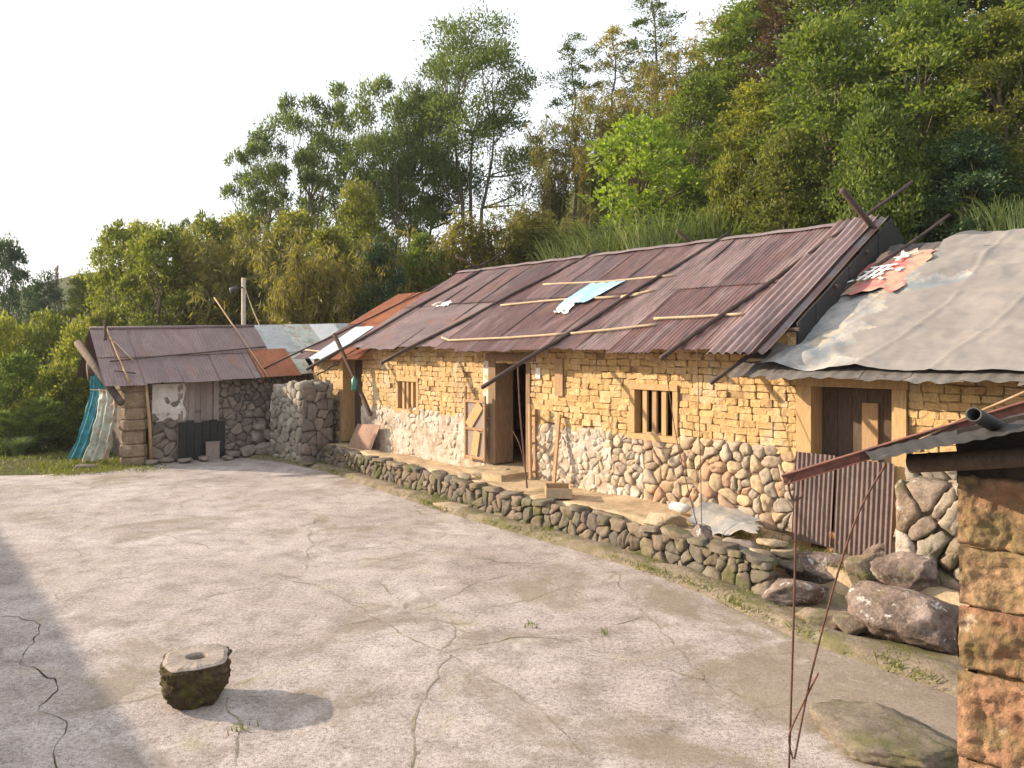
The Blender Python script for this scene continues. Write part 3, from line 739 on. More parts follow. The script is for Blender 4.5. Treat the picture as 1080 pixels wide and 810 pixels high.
# windows
def window(W, n, parent, depth=.03):
    s0, s1, z0, z1 = W; mb = MB(); rng = random.Random(int(s0 * 10)); fw = .10
    for (a, b, c, d) in ((s0, s1, z1 - fw, z1), (s0 - .05, s1 + .05, z0, z0 + fw), (s0, s0 + fw, z0 + fw, z1 - fw), (s1 - fw, s1, z0 + fw, z1 - fw)):
        mb.hbox(a + .003, b - .003, -.045 - (.012 if d - c < .2 else 0), .12, c + .003, d - .003)
    f = mb.build('window', M['wood_gold'], parent)
    for k in range(n):
        c = s0 + fw + (s1 - s0 - 2 * fw) * (k + 1) / (n + 1); m2 = MB()
        m2.hbox(c - .042, c + .042, -.018 + rng.uniform(-.008, .008), .03, z0 + fw + .001, z1 - fw - .001)
        m2.build('bar', M['wood_gold'] if k % 2 == 0 else M['wood'], f)
    return f
window(WA, 3, house); window(WB, 3, house)
# doorway
mb = MB()
mb.hbox(D1 - .10, D1 + .12, -.05, .42, DZ0, DZ1); mb.hbox(D0 - .05, D0 + .06, -.05, .42, DZ0, DZ1); mb.hbox(D0 - .2, D1 + .2, -.06, .40, DZ1, DZ1 + .14)
mb.build('door_frame', M['wood_brown'], house)
mb = MB(); mb.hbox(D0 - .05, D1 + .05, -.75, .4, .40, DZ0 - .03); mb.build('threshold', M['soil'], house)
mb = MB(); mb.hbox(D1 + .02, D1 + .30, -.035, .02, 1.50, DZ1); mb.build('plaster_strip', M['plaster'], house)
# half-height door leaf folded back against the wall
hd = MB(); a0, a1, z0, z1, wq = D1 + .10, D1 + .72, .66, 1.86, -.16
for (p, q) in (((a0, z0), (a0, z1 + .1)), ((a1, z0), (a1, z1 + .28)), ((a0, z1 - .02), (a1, z1 - .02)), ((a0, z0 + .62), (a1, z0 + .62)), ((a0, z0 + .04), (a1, z0 + .04))):
    hd.bar(hp(p[0], wq, p[1]), hp(q[0], wq, q[1]), .055, .045, HB)
leaf = hd.build('half_door', M['wood'], house)
mb = MB(); mb.hbox(a0 + .02, a1 - .02, wq + .012, wq + .028, z0 + .05, z1 - .02); mb.build('panel', M['wood_grey'], leaf)
mb = MB(); mb.bar(hp(a0 + .12, wq - .01, z1 - .08), hp(a1 - .10, wq - .01, z0 + .66), .22, .02, HB); mb.bar(hp(a0 + .22, wq - .012, z0 + .58), hp(a1 - .30, wq - .012, z0 + .08), .2, .02, HB); mb.build('brace', M['wood_gold'], leaf)
hd = MB()
for (s, w) in ((D0 - .22, -.06), (D0 - .30, -.26)): hd.bar(hp(s, w, .5), hp(s + .02, w, 1.78 + .1 * (w < -.2)), .06, .05, HB)
for z in (.62, 1.15, 1.66): hd.bar(hp(D0 - .22, -.06, z), hp(D0 - .29, -.26, z), .05, .04)
hd.build('half_door', M['wood'], house)
mb = MB(); mb.hbox(4.42, 4.62, -.07, -.045, 2.05, 2.72); mb.build('wall_board', M['wood'], house)
mb = MB(); mb.hbox(5.02, 5.14, -.06, -.04, 2.35, 2.55); mb.build('paper_notice', M['white'], house)

# ------------------------------------------------------------------ ANNEX (left end of the row)
an = empty('annex', hp(12.9, .2, .4), 'small annex joined to the left end of farmhouse, orange and pale blue roof sheets', 'house')
AX0, AX1 = SL1 + .003, 14.15
ah = [(AX0 + .04, 12.6, 0, 2.62)]
mb = MB(); core(mb, AX0, AX1, 0, 2.80, ah); mb.hbox(AX0, AX1, 5.6, 6.0, 0, 2.8); mb.hbox(AX1 - .38, AX1, .402, 5.6, 0, 2.75)
pr = [(.402, 2.75), (5.6, 2.75), (2.95, 4.38)]
vs = [hp(AX1 - .38, w, z) for w, z in pr] + [hp(AX1, w, z) for w, z in pr]
mb.add(vs, [(0, 1, 2), (5, 4, 3), (0, 3, 4, 1), (1, 4, 5, 2), (2, 5, 3, 0)])
mb.build('wall', M['mud_core'], an)
mb = MB(); brickwork(mb, wall_frame(0), 12.62, AX1, 1.6, 2.8, 44); mb.build('mud_bricks', M['mud'], an); mudfill(an, 12.62, AX1, 1.6, 2.78, [], 5)
mb = MB(); rubble(mb, wall_frame(0), 12.62, AX1, .1, 1.64, .15, 45, .05); mb.build('stone_base', M['stone_gold'], an, smooth=True)
mb = MB(); mb.hbox(12.48, 12.64, -.05, .42, .5, 2.62); mb.hbox(AX0 + .02, 12.7, -.05, .4, 2.62, 2.76); mb.build('door_frame', M['wood_gold'], an)
mb = MB(); mb.hbox(AX0 + .05, 12.47, .30, .35, .5, 2.6); mb.build('door', M['wood_dark'], an)
mb = MB()
corr_roof(mb, ANNEX, 11.0, 12.6, 51, 2, .8, miw=lambda f, r, g: 0)
corr_roof(mb, ANNEX, 12.6, 14.45, 52, 2, .8, miw=lambda f, r, g: [0, 1, 0][int(f * 3)] if r else 0)
AB = Slope(6.4, 2.58, 2.95, 4.50)
corr_roof(mb, AB, 11.3, 14.45, 53, 1, .8)
mb.build('roof', [M['orange_roof'], M['rust_roof']], an, smooth=True)

# ------------------------------------------------------------------ RIGHT HOUSE (under the tarp)
rh = empty('tarped_house', hp(-2.6, .2, .3), 'lower house at the right end of the row with dark ragged eave under a tarp', 'house')
RX0, RX1 = -6.6, SL0 - .003
RD = (-1.33, -.10, 0, 2.40)
mb = MB(); core(mb, RX0, RX1, 0, 2.72, [RD]); mb.hbox(RX0, RX1, 5.6, 6.0, 0, 2.7); mb.hbox(RX0, RX0 + .4, .402, 5.598, 0, 2.7)
mb.build('wall', M['mud_core'], rh)
mb = MB(); brickwork(mb, wall_frame(0), RX0, RX1, 1.56, 2.72, 61, holes=[(-1.46, .0, 0, 2.6)]); mb.build('mud_bricks', M['mud'], rh); mudfill(rh, RX0, RX1, 1.54, 2.7, [(-1.46, .0, 0, 2.71)], 8)
mb = MB(); rubble(mb, wall_frame(0), -4.6, -1.45, .1, 1.58, .27, 62, .13, .012, 1.3, mi=0); mb.build('stone_base', M['stone_stub'], rh, smooth=True)
mb = MB(); mb.hbox(-.24, -.03, -.06, .42, .25, 2.40); mb.hbox(-1.45, -1.28, -.06, .42, .25, 2.40); mb.hbox(-1.47, -.02, -.065, .4, 2.403, 2.56); mb.build('door_frame', M['wood_gold'], rh)
mb = MB()
for i in range(5):
    s = -.26 - i * .2; mb.hbox(s - .195, s, .24 + .004 * (i % 2), .28, .3, 2.38)
dr = mb.build('door', M['wood_dark'], rh)
mb = MB(); mb.hbox(-1.0, -.80, .20, .236, .3, 2.2); mb.build('plank', M['wood'], dr)
mb = MB()
corr_roof(mb, RIGHT, -6.8, .62, 63, 2, .55, pitch=.18, amp=.005, ragged=.2, lift=.02, wav=.03, miw=lambda f, r, g: 1 if r else 0)
corr_roof(mb, RIGHTB, -6.8, .1, 64, 1, .9)
mb.build('roof', [M['dark_roof'], M['eave_roof']], rh, smooth=True)
mb = MB(); rng = random.Random(6)
for i in range(10):
    s = -6 + i * .7; mb.tube([RIGHT.pt(s, -.4, -.06), RIGHT.pt(s, 2.9, -.06)], .04, 7, rough=.15, rng=rng)
mb.build('rafters', M['wood_dark'], rh)

# tarp over the lower house
TPX = [(805, 388), (830, 352), (868, 316), (905, 312), (945, 302), (968, 284), (993, 264)]
TP = [RIGHT.px(x, y, .07) for x, y in TPX]
TPs = [(w_of(p), s_of(p)) for p in TP]
def tarp_left(w):
    if w <= TPs[0][0]: return TPs[0][1]
    for (a, b), (c, d) in zip(TPs[:-1], TPs[1:]):
        if a <= w <= c: return b + (d - b) * (w - a) / (c - a)
    return TPs[-1][1]
def tarp_fn(u, v):
    w = TPs[0][0] + .06 * mnoise.noise(V((u * 5, 0, 2))) * (1 - v) + v * (3.0 - TPs[0][0]); sl = tarp_left(w); s = sl + (-6.6 - sl) * u
    p = RIGHT.pt(s, w, .115); 
    near = math.exp(-((u / .22) ** 2))
    fold = .06 * near * (mnoise.noise(V((s * 2.6 + w * 2.2, w * .8, 1)))) + .035 * near * abs(math.sin((s * 1.2 + w) * 3))
    cz = sum(.016 * math.exp(-(((s * .96 + w * .2 + .12 * math.sin(w * 1.7)) - c_) / .035) ** 2) for c_ in (-5.1, -4.0, -3.1, -2.0, -1.2, -.2)) - sum(.014 * math.exp(-(((w + .1 * math.sin(s * 1.3)) - c_) / .04) ** 2) for c_ in (.35, 1.15, 1.9, 2.5))
    fold += cz
    sag = .02 * math.sin((s * 2 * math.pi) / 1.4) * .6
    return p + RIGHT.n * (fold + sag), RIGHT.n
mb = MB(); drape(mb, tarp_fn, 260, 110, .04, 7)
for j, f in enumerate(mb.f):
    i = j % 260; r_ = j // 260
    mb.m[j] = 1 if i < 40 + 16 * mnoise.noise(V((r_ * .13, 0, 0))) and r_ < 70 + 10 * mnoise.noise(V((i * .1, 3, 0))) else 0
tag(mb.build('roof_tarp', [M['tarp'], M['tarp_dark']], origin=RIGHT.pt(-2, 1, .1), smooth=True), 'large grey wrinkled tarpaulin spread over the lower roof at the right', 'tarpaulin')

# torn banner with white lettering on the lower roof
BC = [RIGHT.px(858, 313, .17), RIGHT.px(948, 304, .19), RIGHT.px(990, 263, .17), RIGHT.px(940, 264, .16)]
def ban(u, v):
    p = (BC[0] * (1 - u) + BC[1] * u) * (1 - v) + (BC[3] * (1 - u) + BC[2] * u) * v
    return p, RIGHT.n
bn = empty('torn_banner', BC[0], 'torn pink and tan banner with white strokes lying on the lower roof', 'banner')
mb = MB(); drape(mb, ban, 50, 50, .035, 3, edge=.13); mb.build('cloth', M['banner'], bn, smooth=True)
mb = MB()
def stroke(u0, v0, u1, v1, wd):
    wd *= .7 + 1.0 * abs(mnoise.noise(V((u0 * 9, v0 * 9, u1))))
    a = ban(u0, v0)[0] + RIGHT.n * .055; b = ban(u1, v1)[0] + RIGHT.n * .055; d = (b - a).normalized(); x = d.cross(RIGHT.n) * wd
    mb.add([a - x, b - x, b + x, a + x], [(0, 1, 2, 3)])
for q in ((.30, .30, .62, .34), (.28, .42, .66, .46), (.36, .22, .36, .54), (.45, .22, .46, .54), (.54, .24, .56, .54), (.27, .52, .64, .57), (.30, .24, .24, .18), (.62, .26, .70, .20), (.42, .74, .66, .76), (.54, .66, .52, .86), (.52, .78, .40, .90), (.56, .78, .70, .90), (.74, .40, .80, .46), (.74, .46, .80, .38)):
    stroke(*q, .022)
mb.build('lettering', M['white'], bn)

# ------------------------------------------------------------------ things lying on the roofs
def pole(sl, p0, p1, label, r=.038, off=.10, slb=None, c=None, group='tie-down poles lying on the roofs'):
    a = sl.px(*p0, off); b = sl.px(*p1, off); mb = MB(); rng = random.Random(int(p0[0]))
    n = 10; pts = [a.lerp(b, i / n) + sl.n * (.012 * math.sin(i * 1.3)) for i in range(n + 1)]
    mb.tube(pts, [r * (1 - .25 * i / n) for i in range(n + 1)], 8, rough=.1, rng=rng)
    tag(mb.build('roof_pole', M['pole'], origin=a, smooth=True), label, 'pole', group)
def crosspole(sl, p0, p1, label, r=.035):
    a = sl.px(*p0, .14); b = sl.px(*p1, .14); mb = MB(); b = b + (b - a) * .6
    mb.tube([a, a.lerp(b, .5), b], r, 8); tag(mb.build('ridge_pole', M['pole'], origin=a, smooth=True), label, 'pole', 'short poles crossing over the ridge')
pole(MAIN, (508, 409), (768, 246), 'long dark pole slanting up the roof above the open doorway')
pole(MAIN, (402, 383), (630, 264), 'dark pole slanting up the roof above the small left window')
pole(MAIN, (323, 390), (508, 285), 'dark pole along the left edge of the main roof')
pole(ANNEX, (266, 395), (530, 268), 'thin dark pole across the annex roof reaching over the shed roof', .026)
pole(MAIN, (697, 378), (962, 192), 'dark pole on the roof beside the curled sheets at its right end')
pole(RIGHT, (750, 404), (1001, 227), 'dark pole on the lower roof passing the pink banner', .032, .17)
pole(ANNEX, (334, 396), (358, 382), 'short stub of pole jutting below the annex eave', .022, -.05)
crosspole(MAINB, (714, 243), (743, 268), 'short crossing pole on ridge above the blue sheet')
crosspole(MAINB, (584, 270), (606, 284), 'short crossing pole on ridge at the middle of the roof')
crosspole(MAINB, (481, 269), (507, 285), 'short crossing pole on ridge at the left roof corner')
crosspole(RIGHTB, (888, 200), (941, 264), 'thick crossing pole standing up at the right gable', .05)
def batten(sl, pxs, label, r=.023, off=.085, name='roof_batten', mat='batten'):
    P = [sl.px(x, y, off) for x, y in pxs]; Q = []
    rng = random.Random(int(pxs[0][0]))
    for a, b in zip(P[:-1], P[1:]):
        for i in range(5): Q.append(a.lerp(b, i / 5) + HB * rng.uniform(-.008, .008))
    Q.append(P[-1]); mb = MB(); mb.tube(Q, r, 8, rough=.12, rng=rng)
    tag(mb.build(name, M[mat], origin=P[0], smooth=True), label, 'batten', 'battens holding down the roof sheets')
batten(MAIN, [(573, 300), (640, 297), (712, 290)], 'upper pale batten crossing the top of the blue sheet')
batten(MAIN, [(528, 322), (590, 316), (652, 313)], 'pale batten left of the blue sheet, mid roof')
batten(MAIN, [(655, 314), (700, 318), (675, 309)][:1] + [(676, 310)], 'short pale batten just below the blue sheet')
batten(MAIN, [(466, 356), (474, 359), (540, 356), (596, 352)], 'pale bent batten above the doorway eave')
batten(MAIN, [(599, 352), (650, 347), (692, 342)], 'pale batten above the eave, right of the bent one')
batten(MAIN, [(690, 336), (735, 334), (785, 331)], 'pale batten low on the roof near its right end')
batten(MAIN, [(655, 313), (690, 306)], 'pale batten stub touching the pole right of blue sheet')
batten(ANNEX, [(322, 369), (340, 371), (365, 366)], 'pale crooked batten on the annex roof')
batten(RIGHT, [(788, 380), (860, 381), (950, 382), (1052, 380), (1110, 379)], 'long pale pole along the eave under the grey tarpaulin edge', .03, .06)
# blue sheet and plastic scrap
def patch(sl, corners, mat, name, label, cat, off=.11, fold=.012, seed=1, edge=.06, nu=20, nv=14):
    C = [sl.px(x, y, off) for x, y in corners]
    def fn(u, v): return (C[0] * (1 - u) + C[1] * u) * (1 - v) + (C[3] * (1 - u) + C[2] * u) * v, sl.n
    mb = MB(); drape(mb, fn, nu, nv, fold, seed, edge=edge)
    tag(mb.build(name, M[mat], origin=C[0], smooth=True), label, cat)
patch(MAIN, [(588, 322), (618, 318), (660, 296), (622, 299)], 'blue', 'blue_sheet', 'sky-blue plastic sheet patching the middle of main roof', 'plastic sheet')
patch(MAIN, [(583, 328), (596, 330), (616, 313), (605, 311)], 'white', 'plastic_scrap', 'crumpled white plastic scrap at the foot of the blue sheet', 'plastic scrap', .10, .05, 5, .3)
patch(MAIN, [(455, 322), (472, 323), (476, 318), (460, 318)], 'white', 'plastic_scrap', 'little white plastic scrap on left part of main roof', 'plastic scrap', .08, .03, 6, .3)
patch(ANNEX, [(325, 378), (345, 379), (395, 344), (375, 345)], 'pale_blue', 'pale_blue_sheet', 'pale blue metal sheet laid on the orange annex roof', 'metal sheet', .10, .01, 8, .02)

# ------------------------------------------------------------------ SHED across the far end
shed = empty('stone_shed', sp(2, 0, 0), 'low stone shed with brown sheet roof at the far end of the courtyard', 'shed')
ZE, ZR, DE, DR = 2.0, 3.38, .5, -1.9
class ShedSlope:
    k = (ZR - ZE) / (DE - DR); n = (UP + SF * k - SE * .035).normalized()
    def pt(self, t, d, off=0): return sp(t, d, ZE + (DE - d) * self.k + .035 * max(0, t)) + self.n * off
    def px(self, x, y, off=0): return on_plane(x, y, self.pt(0, DE, off), self.n)
SS = ShedSlope()
mb = MB(); mb.box(sp(.46, -.03, -.2), SE * 4.6, SF * -.36, UP * 2.45); mb.box(sp(.1, -3.9, -.2), SE * 4.6, SF * -.3, UP * 2.4); mb.box(sp(.1, -.5, -.2), SE * .35, SF * -3.4, UP * 2.4)
pr = [(-.5, 2.2), (-3.9, 2.2), (-1.9, 3.25)]
vs = [sp(.1, d, z) for d, z in pr] + [sp(.45, d, z) for d, z in pr]; mb.add(vs, [(2, 1, 0), (3, 4, 5), (0, 1, 4, 3), (1, 2, 5, 4), (2, 0, 3, 5)])
mb.build('wall', M['shed_core'], shed)
sf = lambda a, b, c: sp(a, -.03 + c, b)
tl = s_t = lambda px: (shed_px(px, 440) - SA).dot(SE)
td0, td1 = tl(191), tl(226)
mb = MB()
mb = MB()
rubble(mb, sf, .5, td0, -.05, 2.25, .23, 71, .06, .004, 1.7, var=.6, relax=0)
mb.build('stone_face', M['stone_dark'], shed, smooth=True); mb = MB()
rubble(mb, sf, td1, 5.0, -.05, 2.3, .17, 72, .06, .004, 1.6, var=.6, relax=0)
mb.build('stone_face', M['stone_dark'], shed, smooth=True)
mb = MB()
def plast(u, v):
    t = tl(160) + (tl(194) - tl(160)) * u; z = 1.05 + v * .95
    e = .10 * mnoise.noise(V((v * 3, 1, 0))) * u * u
    return sp(t + e, .062 + .05 * fbm((t, z, 0), 3, 4) - .05 * max(0, .25 - v) * 4, z + .22 * mnoise.noise(V((u * 3, 2, 0))) * (1 - v))
mb.grid(plast, 50, 50); mb.build('plaster_patch', M['plaster'], shed, smooth=True)
# sandstone corner pier
mb = MB(); rng = random.Random(3); z = -.1
pc = sp(.12, -.05, 0)
while z < 2.1:
    h = rng.uniform(.26, .4); r = rng.uniform(.27, .33)
    n = 14; vs = []
    for (k, sc) in ((0, .9), (.12, 1), (.5, 1.03), (.88, 1), (1, .9)):
        for i in range(n):
            a = 2 * math.pi * i / n; q = (abs(math.cos(a)) ** 4 + abs(math.sin(a)) ** 4) ** -.25
            rr = r * sc * q * (1 + .07 * mnoise.noise(V((a * 2, z + k, 1))))
            vs.append(pc + V((math.cos(a + .5) * rr, math.sin(a + .5) * rr, z + k * h)))
    mb.add(vs, [(j * n + i, j * n + (i + 1) % n, (j + 1) * n + (i + 1) % n, (j + 1) * n + i) for j in range(4) for i in range(n)] + [tuple(range(n - 1, -1, -1)), tuple(range(4 * n, 5 * n))])
    z += h + .004
mb.build('corner_pier', M['pier'], shed)
mb = MB()
for i in range(5):
    a = td0 + .04 + (td1 - td0 - .08) * i / 5; b = td0 + .04 + (td1 - td0 - .08) * (i + 1) / 5 - .006
    mb.box(sp(a, -.03, 0), SE * (b - a), SF * (.03 + .006 * (i % 2)), UP * 2.1)
dd = mb.build('door', M['wood_grey'], shed)
mb = MB()
for k in (-.05, .05):
    c = sp((td0 + td1) / 2 + k, .025, 1.25); mb.tube([c + SE * .03 * math.cos(a) + UP * .03 * math.sin(a) for a in np.linspace(0, 6.2, 12)], .007, 5)
mb.build('handle', M['iron'], dd)
mb = MB()
for (a, b) in ((td0 - .09, td0 + .03), (td1 - .03, td1 + .10)): mb.box(sp(a, -.03, 0), SE * (b - a), SF * .09, UP * 2.15)
mb.build('door_frame', M['wood_grey'], shed)
mb = MB(); rng = random.Random(12); NS = 5
def sheet(t0, t1, d0, d1, off, mi, amp=.006, pitch=.078):
    P = SS.pt(t0, d0, off); Q = SS.pt(t0, d1, off); U = (SS.pt(t1, d0, off) - P); w = U.length; U.normalize(); D = Q - P; l = D.length; D.normalize()
    corr(mb, P, U, D, SS.n, w, l, pitch, amp, rng, mi, 5, .02, .03)
for i in range(5):
    t0 = -.62 + i * .9
    sheet(t0, t0 + .94, DR, -.62, .05 + .004 * (i % 2), 0); sheet(t0, t0 + .94, -.78, DE + rng.uniform(0, .05), .03 + .004 * (i % 2), 0)
for i in range(5):
    t0 = -.62 + i * 1.3; P = sp(t0, DR, ZR + .05); corr(mb, P, SE, (sp(0, -4.4, 2.0) - sp(0, DR, ZR)).normalized(), (UP - SF * .5).normalized(), 1.34, 2.8, .078, .006, rng, 0)
mb.build('roof', [M['brown_roof']], shed, smooth=True)
mb = MB(); rng = random.Random(13)
sheet(3.15, 4.25, -.72, DE + .06, .07, 0)
mb.build('patch_sheet', M['orange_roof'], shed, smooth=True)
mb = MB(); rng = random.Random(14)
mb.tube([sp(-.6, DR, ZR + .06), sp(3.7, DR, ZR + .2)], .05, 8); mb.build('ridge_roll', M['ridge'], shed, smooth=True)
# lower lean-to of grey sheets between shed and annex
mb = MB(); rng = random.Random(15)
lean = empty('grey_lean_to', sp(6, -1, 0), 'pale grey sheet lean-to roof between the shed and the annex', 'lean-to')
for i in range(5):
    t0 = 3.75 + i * .85
    sheet(t0, t0 + .9, DR - .1, -.55, .06 + .006 * (i % 2), i % 3); sheet(t0 + .2, t0 + .9, -.7, .45, .03 + .006 * (i % 2), (i + 1) % 3)
mb.build('roof', [M['grey_roof'], M['pale_tarp'], M['white']], lean, smooth=True)
mb = MB()
for t in (5.2, 7.4): mb.tube([sp(t, -.6, 0), sp(t, -.6, 2.62)], .06, 8)
mb.box(sp(4.9, -2.6, 0), SE * 3.6, SF * .2, UP * 3.1)
mb.build('support', M['wood_dark'], lean)

def shed_batten(a, b, label, r=.022, mat='wood_dark'):
    P, Q = SS.px(*a, .10), SS.px(*b, .10); mb = MB(); rng = random.Random(int(a[0] * 7))
    mb.tube([P.lerp(Q, i / 6) + SS.n * rng.uniform(0, .012) for i in range(7)], r, 7, rough=.1, rng=rng)
    tag(mb.build('roof_batten', M[mat], origin=P, smooth=True), label, 'batten', 'sticks and battens on the shed roof')
shed_batten((116, 381), (280, 366), 'long dark batten across the middle of the shed roof')
shed_batten((112, 346), (136, 403), 'brown pole down the left end of the shed roof', .025, 'wood')
shed_batten((120, 360), (140, 380), 'pale short stick near left end of the shed roof', .018, 'batten')
shed_batten((226, 314), (283, 398), 'brown pole down the right end of the shed roof', .02, 'wood')
shed_batten((120, 391), (143, 394), 'short dark stick low on the left of the shed roof', .018)

# ------------------------------------------------------------------ stub wall beside the shed
stub = empty('stub_wall', at(303, 486, 19.4), 'short thick lichen-covered stone wall end between the shed and the farmhouse', 'stone wall')
c0 = V((-5.27, 19.0, 0)); du = V((-.70, .714, 0)); dbk = V((.75, .66, 0))
mb = MB(); mb.box(c0 + dbk * .05 + du * .05, du * 1.5, dbk * .75, UP * 1.85)
mb.build('core', M['shed_core'], stub)
mb = MB()
tp = lambda a: 1.95 - .12 * a + .1 * mnoise.noise(V((a * 2, 0, 0)))
rubble(mb, lambda a, b, c: c0 + du * a - dbk * c + UP * b, 0, 1.6, -.05, 2.05, .19, 81, .05, .004, 1.35, top=tp, var=.6, relax=0)
rng = random.Random(7)
for poly in cells(0, 1.6, 0, .85, .3, rng, 1.2): stone(mb, poly, lambda a, b, c: c0 + du * a + dbk * b + UP * (1.84 + c + .12 * (a < .8)), .10, rng, .01)
mb.build('stone_face', M['stone_stub'], stub, smooth=True)
mb = MB(); rubble(mb, lambda a, b, c: c0 + dbk * a - du * c + UP * b, 0, .85, -.05, 2.0, .24, 82, .05, .004, 1.7, var=.55, relax=0)
mb.build('stone_end', M['stone_dark'], stub, smooth=True)

# ------------------------------------------------------------------ boulders, slabs and loose stones
def rock(name, c, size, rot, seed, mat, label, cat='boulder', group=None, boxy=.5, sub=4, amp=.16, tilt=(0, 0)):
    import bmesh
    bm = bmesh.new(); bmesh.ops.create_icosphere(bm, subdivisions=sub + (1 if size[0] > .6 else 0), radius=1)
    cr = random.Random(seed * 17 + 3); cuts = []
    for _ in range(15):
        n_ = V((cr.gauss(0, 1), cr.gauss(0, 1), cr.gauss(0, 1))).normalized(); cuts.append((n_, cr.uniform(.62, .95)))
    so = V((seed * 7.3, seed * 3.1, seed)); Rm = Matrix.Rotation(rot, 3, 'Z') @ Matrix.Rotation(tilt[0], 3, 'X') @ Matrix.Rotation(tilt[1], 3, 'Y')
    for v in bm.verts:
        p = v.co.copy(); e = 2 + boxy * 6
        q = (abs(p.x) ** e + abs(p.y) ** e + abs(p.z) ** e) ** (-1 / e)
        p = p * q
        for n_, d_ in cuts:
            t_ = p.dot(n_) - d_
            if t_ > 0: p = p - n_ * t_ * .97
        d = mnoise.fractal(p * 1.1 + so, 1, 2, 4) * amp * .7 + mnoise.noise(p * 5 + so) * amp * .25 + mnoise.noise(p * 11 + so) * amp * .22 + mnoise.noise(p * 23 + so) * amp * .12
        p = p * (1 + d); p = V((p.x * size[0] / 2, p.y * size[1] / 2, p.z * size[2] / 2)); v.co = Rm @ p
    zmin = min(v.co.z for v in bm.verts)
    for v in bm.verts: v.co.z -= zmin + .04 * size[2]
    me = bpy.data.meshes.new(name); bm.to_mesh(me); bm.free()
    me.materials.append(M[mat]); me.polygons.foreach_set('use_smooth', [True] * len(me.polygons))
    o = bpy.data.objects.new(name, me); COL.objects.link(o); o.location = c
    return tag(o, label, cat, group)
AH = math.atan2(HU.y, HU.x)
GB = 'loose boulders at the right end of the terrace'
def rk(px, py, z, wp, hp_, dep, seed, mat, label, name='boulder', rot=None, **k):
    Y = F * (H - z) / (py - HY); c = at(px, py, Y) + V((px - 540, F, 0)).normalized() * dep * .5
    c.z = z; s = Y / F
    return rock(name, c, (wp * s, dep, hp_ * s), AH + math.pi if rot is None else rot, seed, mat, label, **k)
rk(968, 697, -.06, 134, 80, .8, 1, 'boulder', 'biggest boulder, purple-brown with pale lichen, beside the sandstone wall', rot=-.35, boxy=.25, group=GB)
rk(962, 638, .10, 86, 48, .5, 2, 'boulder', 'purple boulder resting behind and above the biggest boulder', rot=-.2, boxy=.2, group=GB)
rk(945, 604, .2, 76, 46, .5, 3, 'boulder', 'broad purple boulder at foot of the right corrugated sheet', rot=-.3, boxy=.4, group=GB)
rk(838, 642, 0, 78, 32, .42, 4, 'boulder', 'long speckled stone slab lying at the edge of the court', 'stone_slab', rot=-.25, boxy=.55, group=GB, amp=.10)
rk(872, 628, -.05, 82, 52, .5, 5, 'boulder', 'squared reddish block below the leaning corrugated sheets', 'stone_block', rot=-.55, boxy=.8, group=GB, amp=.09)
rk(916, 640, -.05, 48, 54, .5, 6, 'stone_moss', 'brown block between long block and the biggest boulder', 'stone_block', rot=-.5, boxy=.7, group=GB)
rk(778, 618, -.02, 40, 44, .25, 7, 'stone_dark', 'dark grey upright slab leaning in the rubble gap', 'stone_slab', rot=-.5, boxy=.6, group=GB, tilt=(-.2, 0))
rk(737, 606, -.02, 34, 50, .25, 8, 'boulder', 'purple upright slab where the two tie wires end', 'stone_slab', rot=-.7, boxy=.6, group=GB, tilt=(-.1, 0))
rk(700, 560, .38, 56, 24, .35, 9, 'slab', 'long rounded capstone below the white bundle', 'stone_slab', rot=-.7, boxy=.4, group=GB)
rk(860, 668, 0, 44, 20, .3, 10, 'stone_moss', 'flat mossy stone in front of the long speckled slab', 'loose_stone', rot=-.5, boxy=.4, group=GB)
rk(897, 676, 0, 34, 28, .3, 11, 'stone_moss', 'small brown stone left of the biggest boulder', 'loose_stone', rot=-.5, boxy=.3, group=GB)
rk(958, 856, -.14, 160, 42, 1.3, 14, 'stone_moss', 'flat rock outcrop in the near right corner of the court', 'rock_outcrop', rot=.2, boxy=.4, amp=.2)
for i, (px, py, w, h) in enumerate(((815, 580, 34, 10), (800, 590, 30, 9), (826, 592, 36, 12), (806, 602, 28, 16), (832, 606, 30, 15), (790, 604, 24, 14), (812, 616, 24, 14))):
    rk(px, py, .42 - .06 * i, w, h, .3, 30 + i, 'slab' if i < 3 else 'stone_moss', 'small slab in the collapsed end of the terrace wall', 'loose_stone', rot=-.6, boxy=.6, group='stones of the collapsed terrace end', sub=3)
rk(512, 535, .02, 66, 16, .5, 15, 'slab', 'flat stone step up to the doorway terrace', 'stone_step', rot=AH, boxy=.7, amp=.08)
rk(475, 541, 0, 40, 9, .45, 16, 'slab', 'low flat step stone lying on the court kerb', 'stone_step', rot=AH, boxy=.8, amp=.06)
for i, (px, py, w, h, z) in enumerate(((278, 482, 26, 20, 0), (262, 483, 24, 16, 0), (272, 470, 24, 18, .28), (284, 466, 18, 14, .4), (276, 458, 20, 14, .6), (247, 484, 16, 9, 0), (290, 484, 18, 14, 0))):
    rk(px, py, z, w, h, .4, 50 + i, 'stone_dark', 'stone of the heap at the right end of the shed front', 'loose_stone', rot=i, boxy=.3, group='stone heap by the shed', sub=3)
for i, (px, py, w, h) in enumerate(((174, 489, 20, 7), (196, 489, 16, 6), (215, 486, 36, 5), (160, 491, 12, 6), (92, 495, 24, 5), (240, 486, 18, 5))):
    rk(px, py, 0, w, h, .3, 70 + i, 'stone_dark', 'low stone along the foot of the shed front', 'loose_stone', rot=i, boxy=.3, group='stones at the foot of the shed', sub=3)
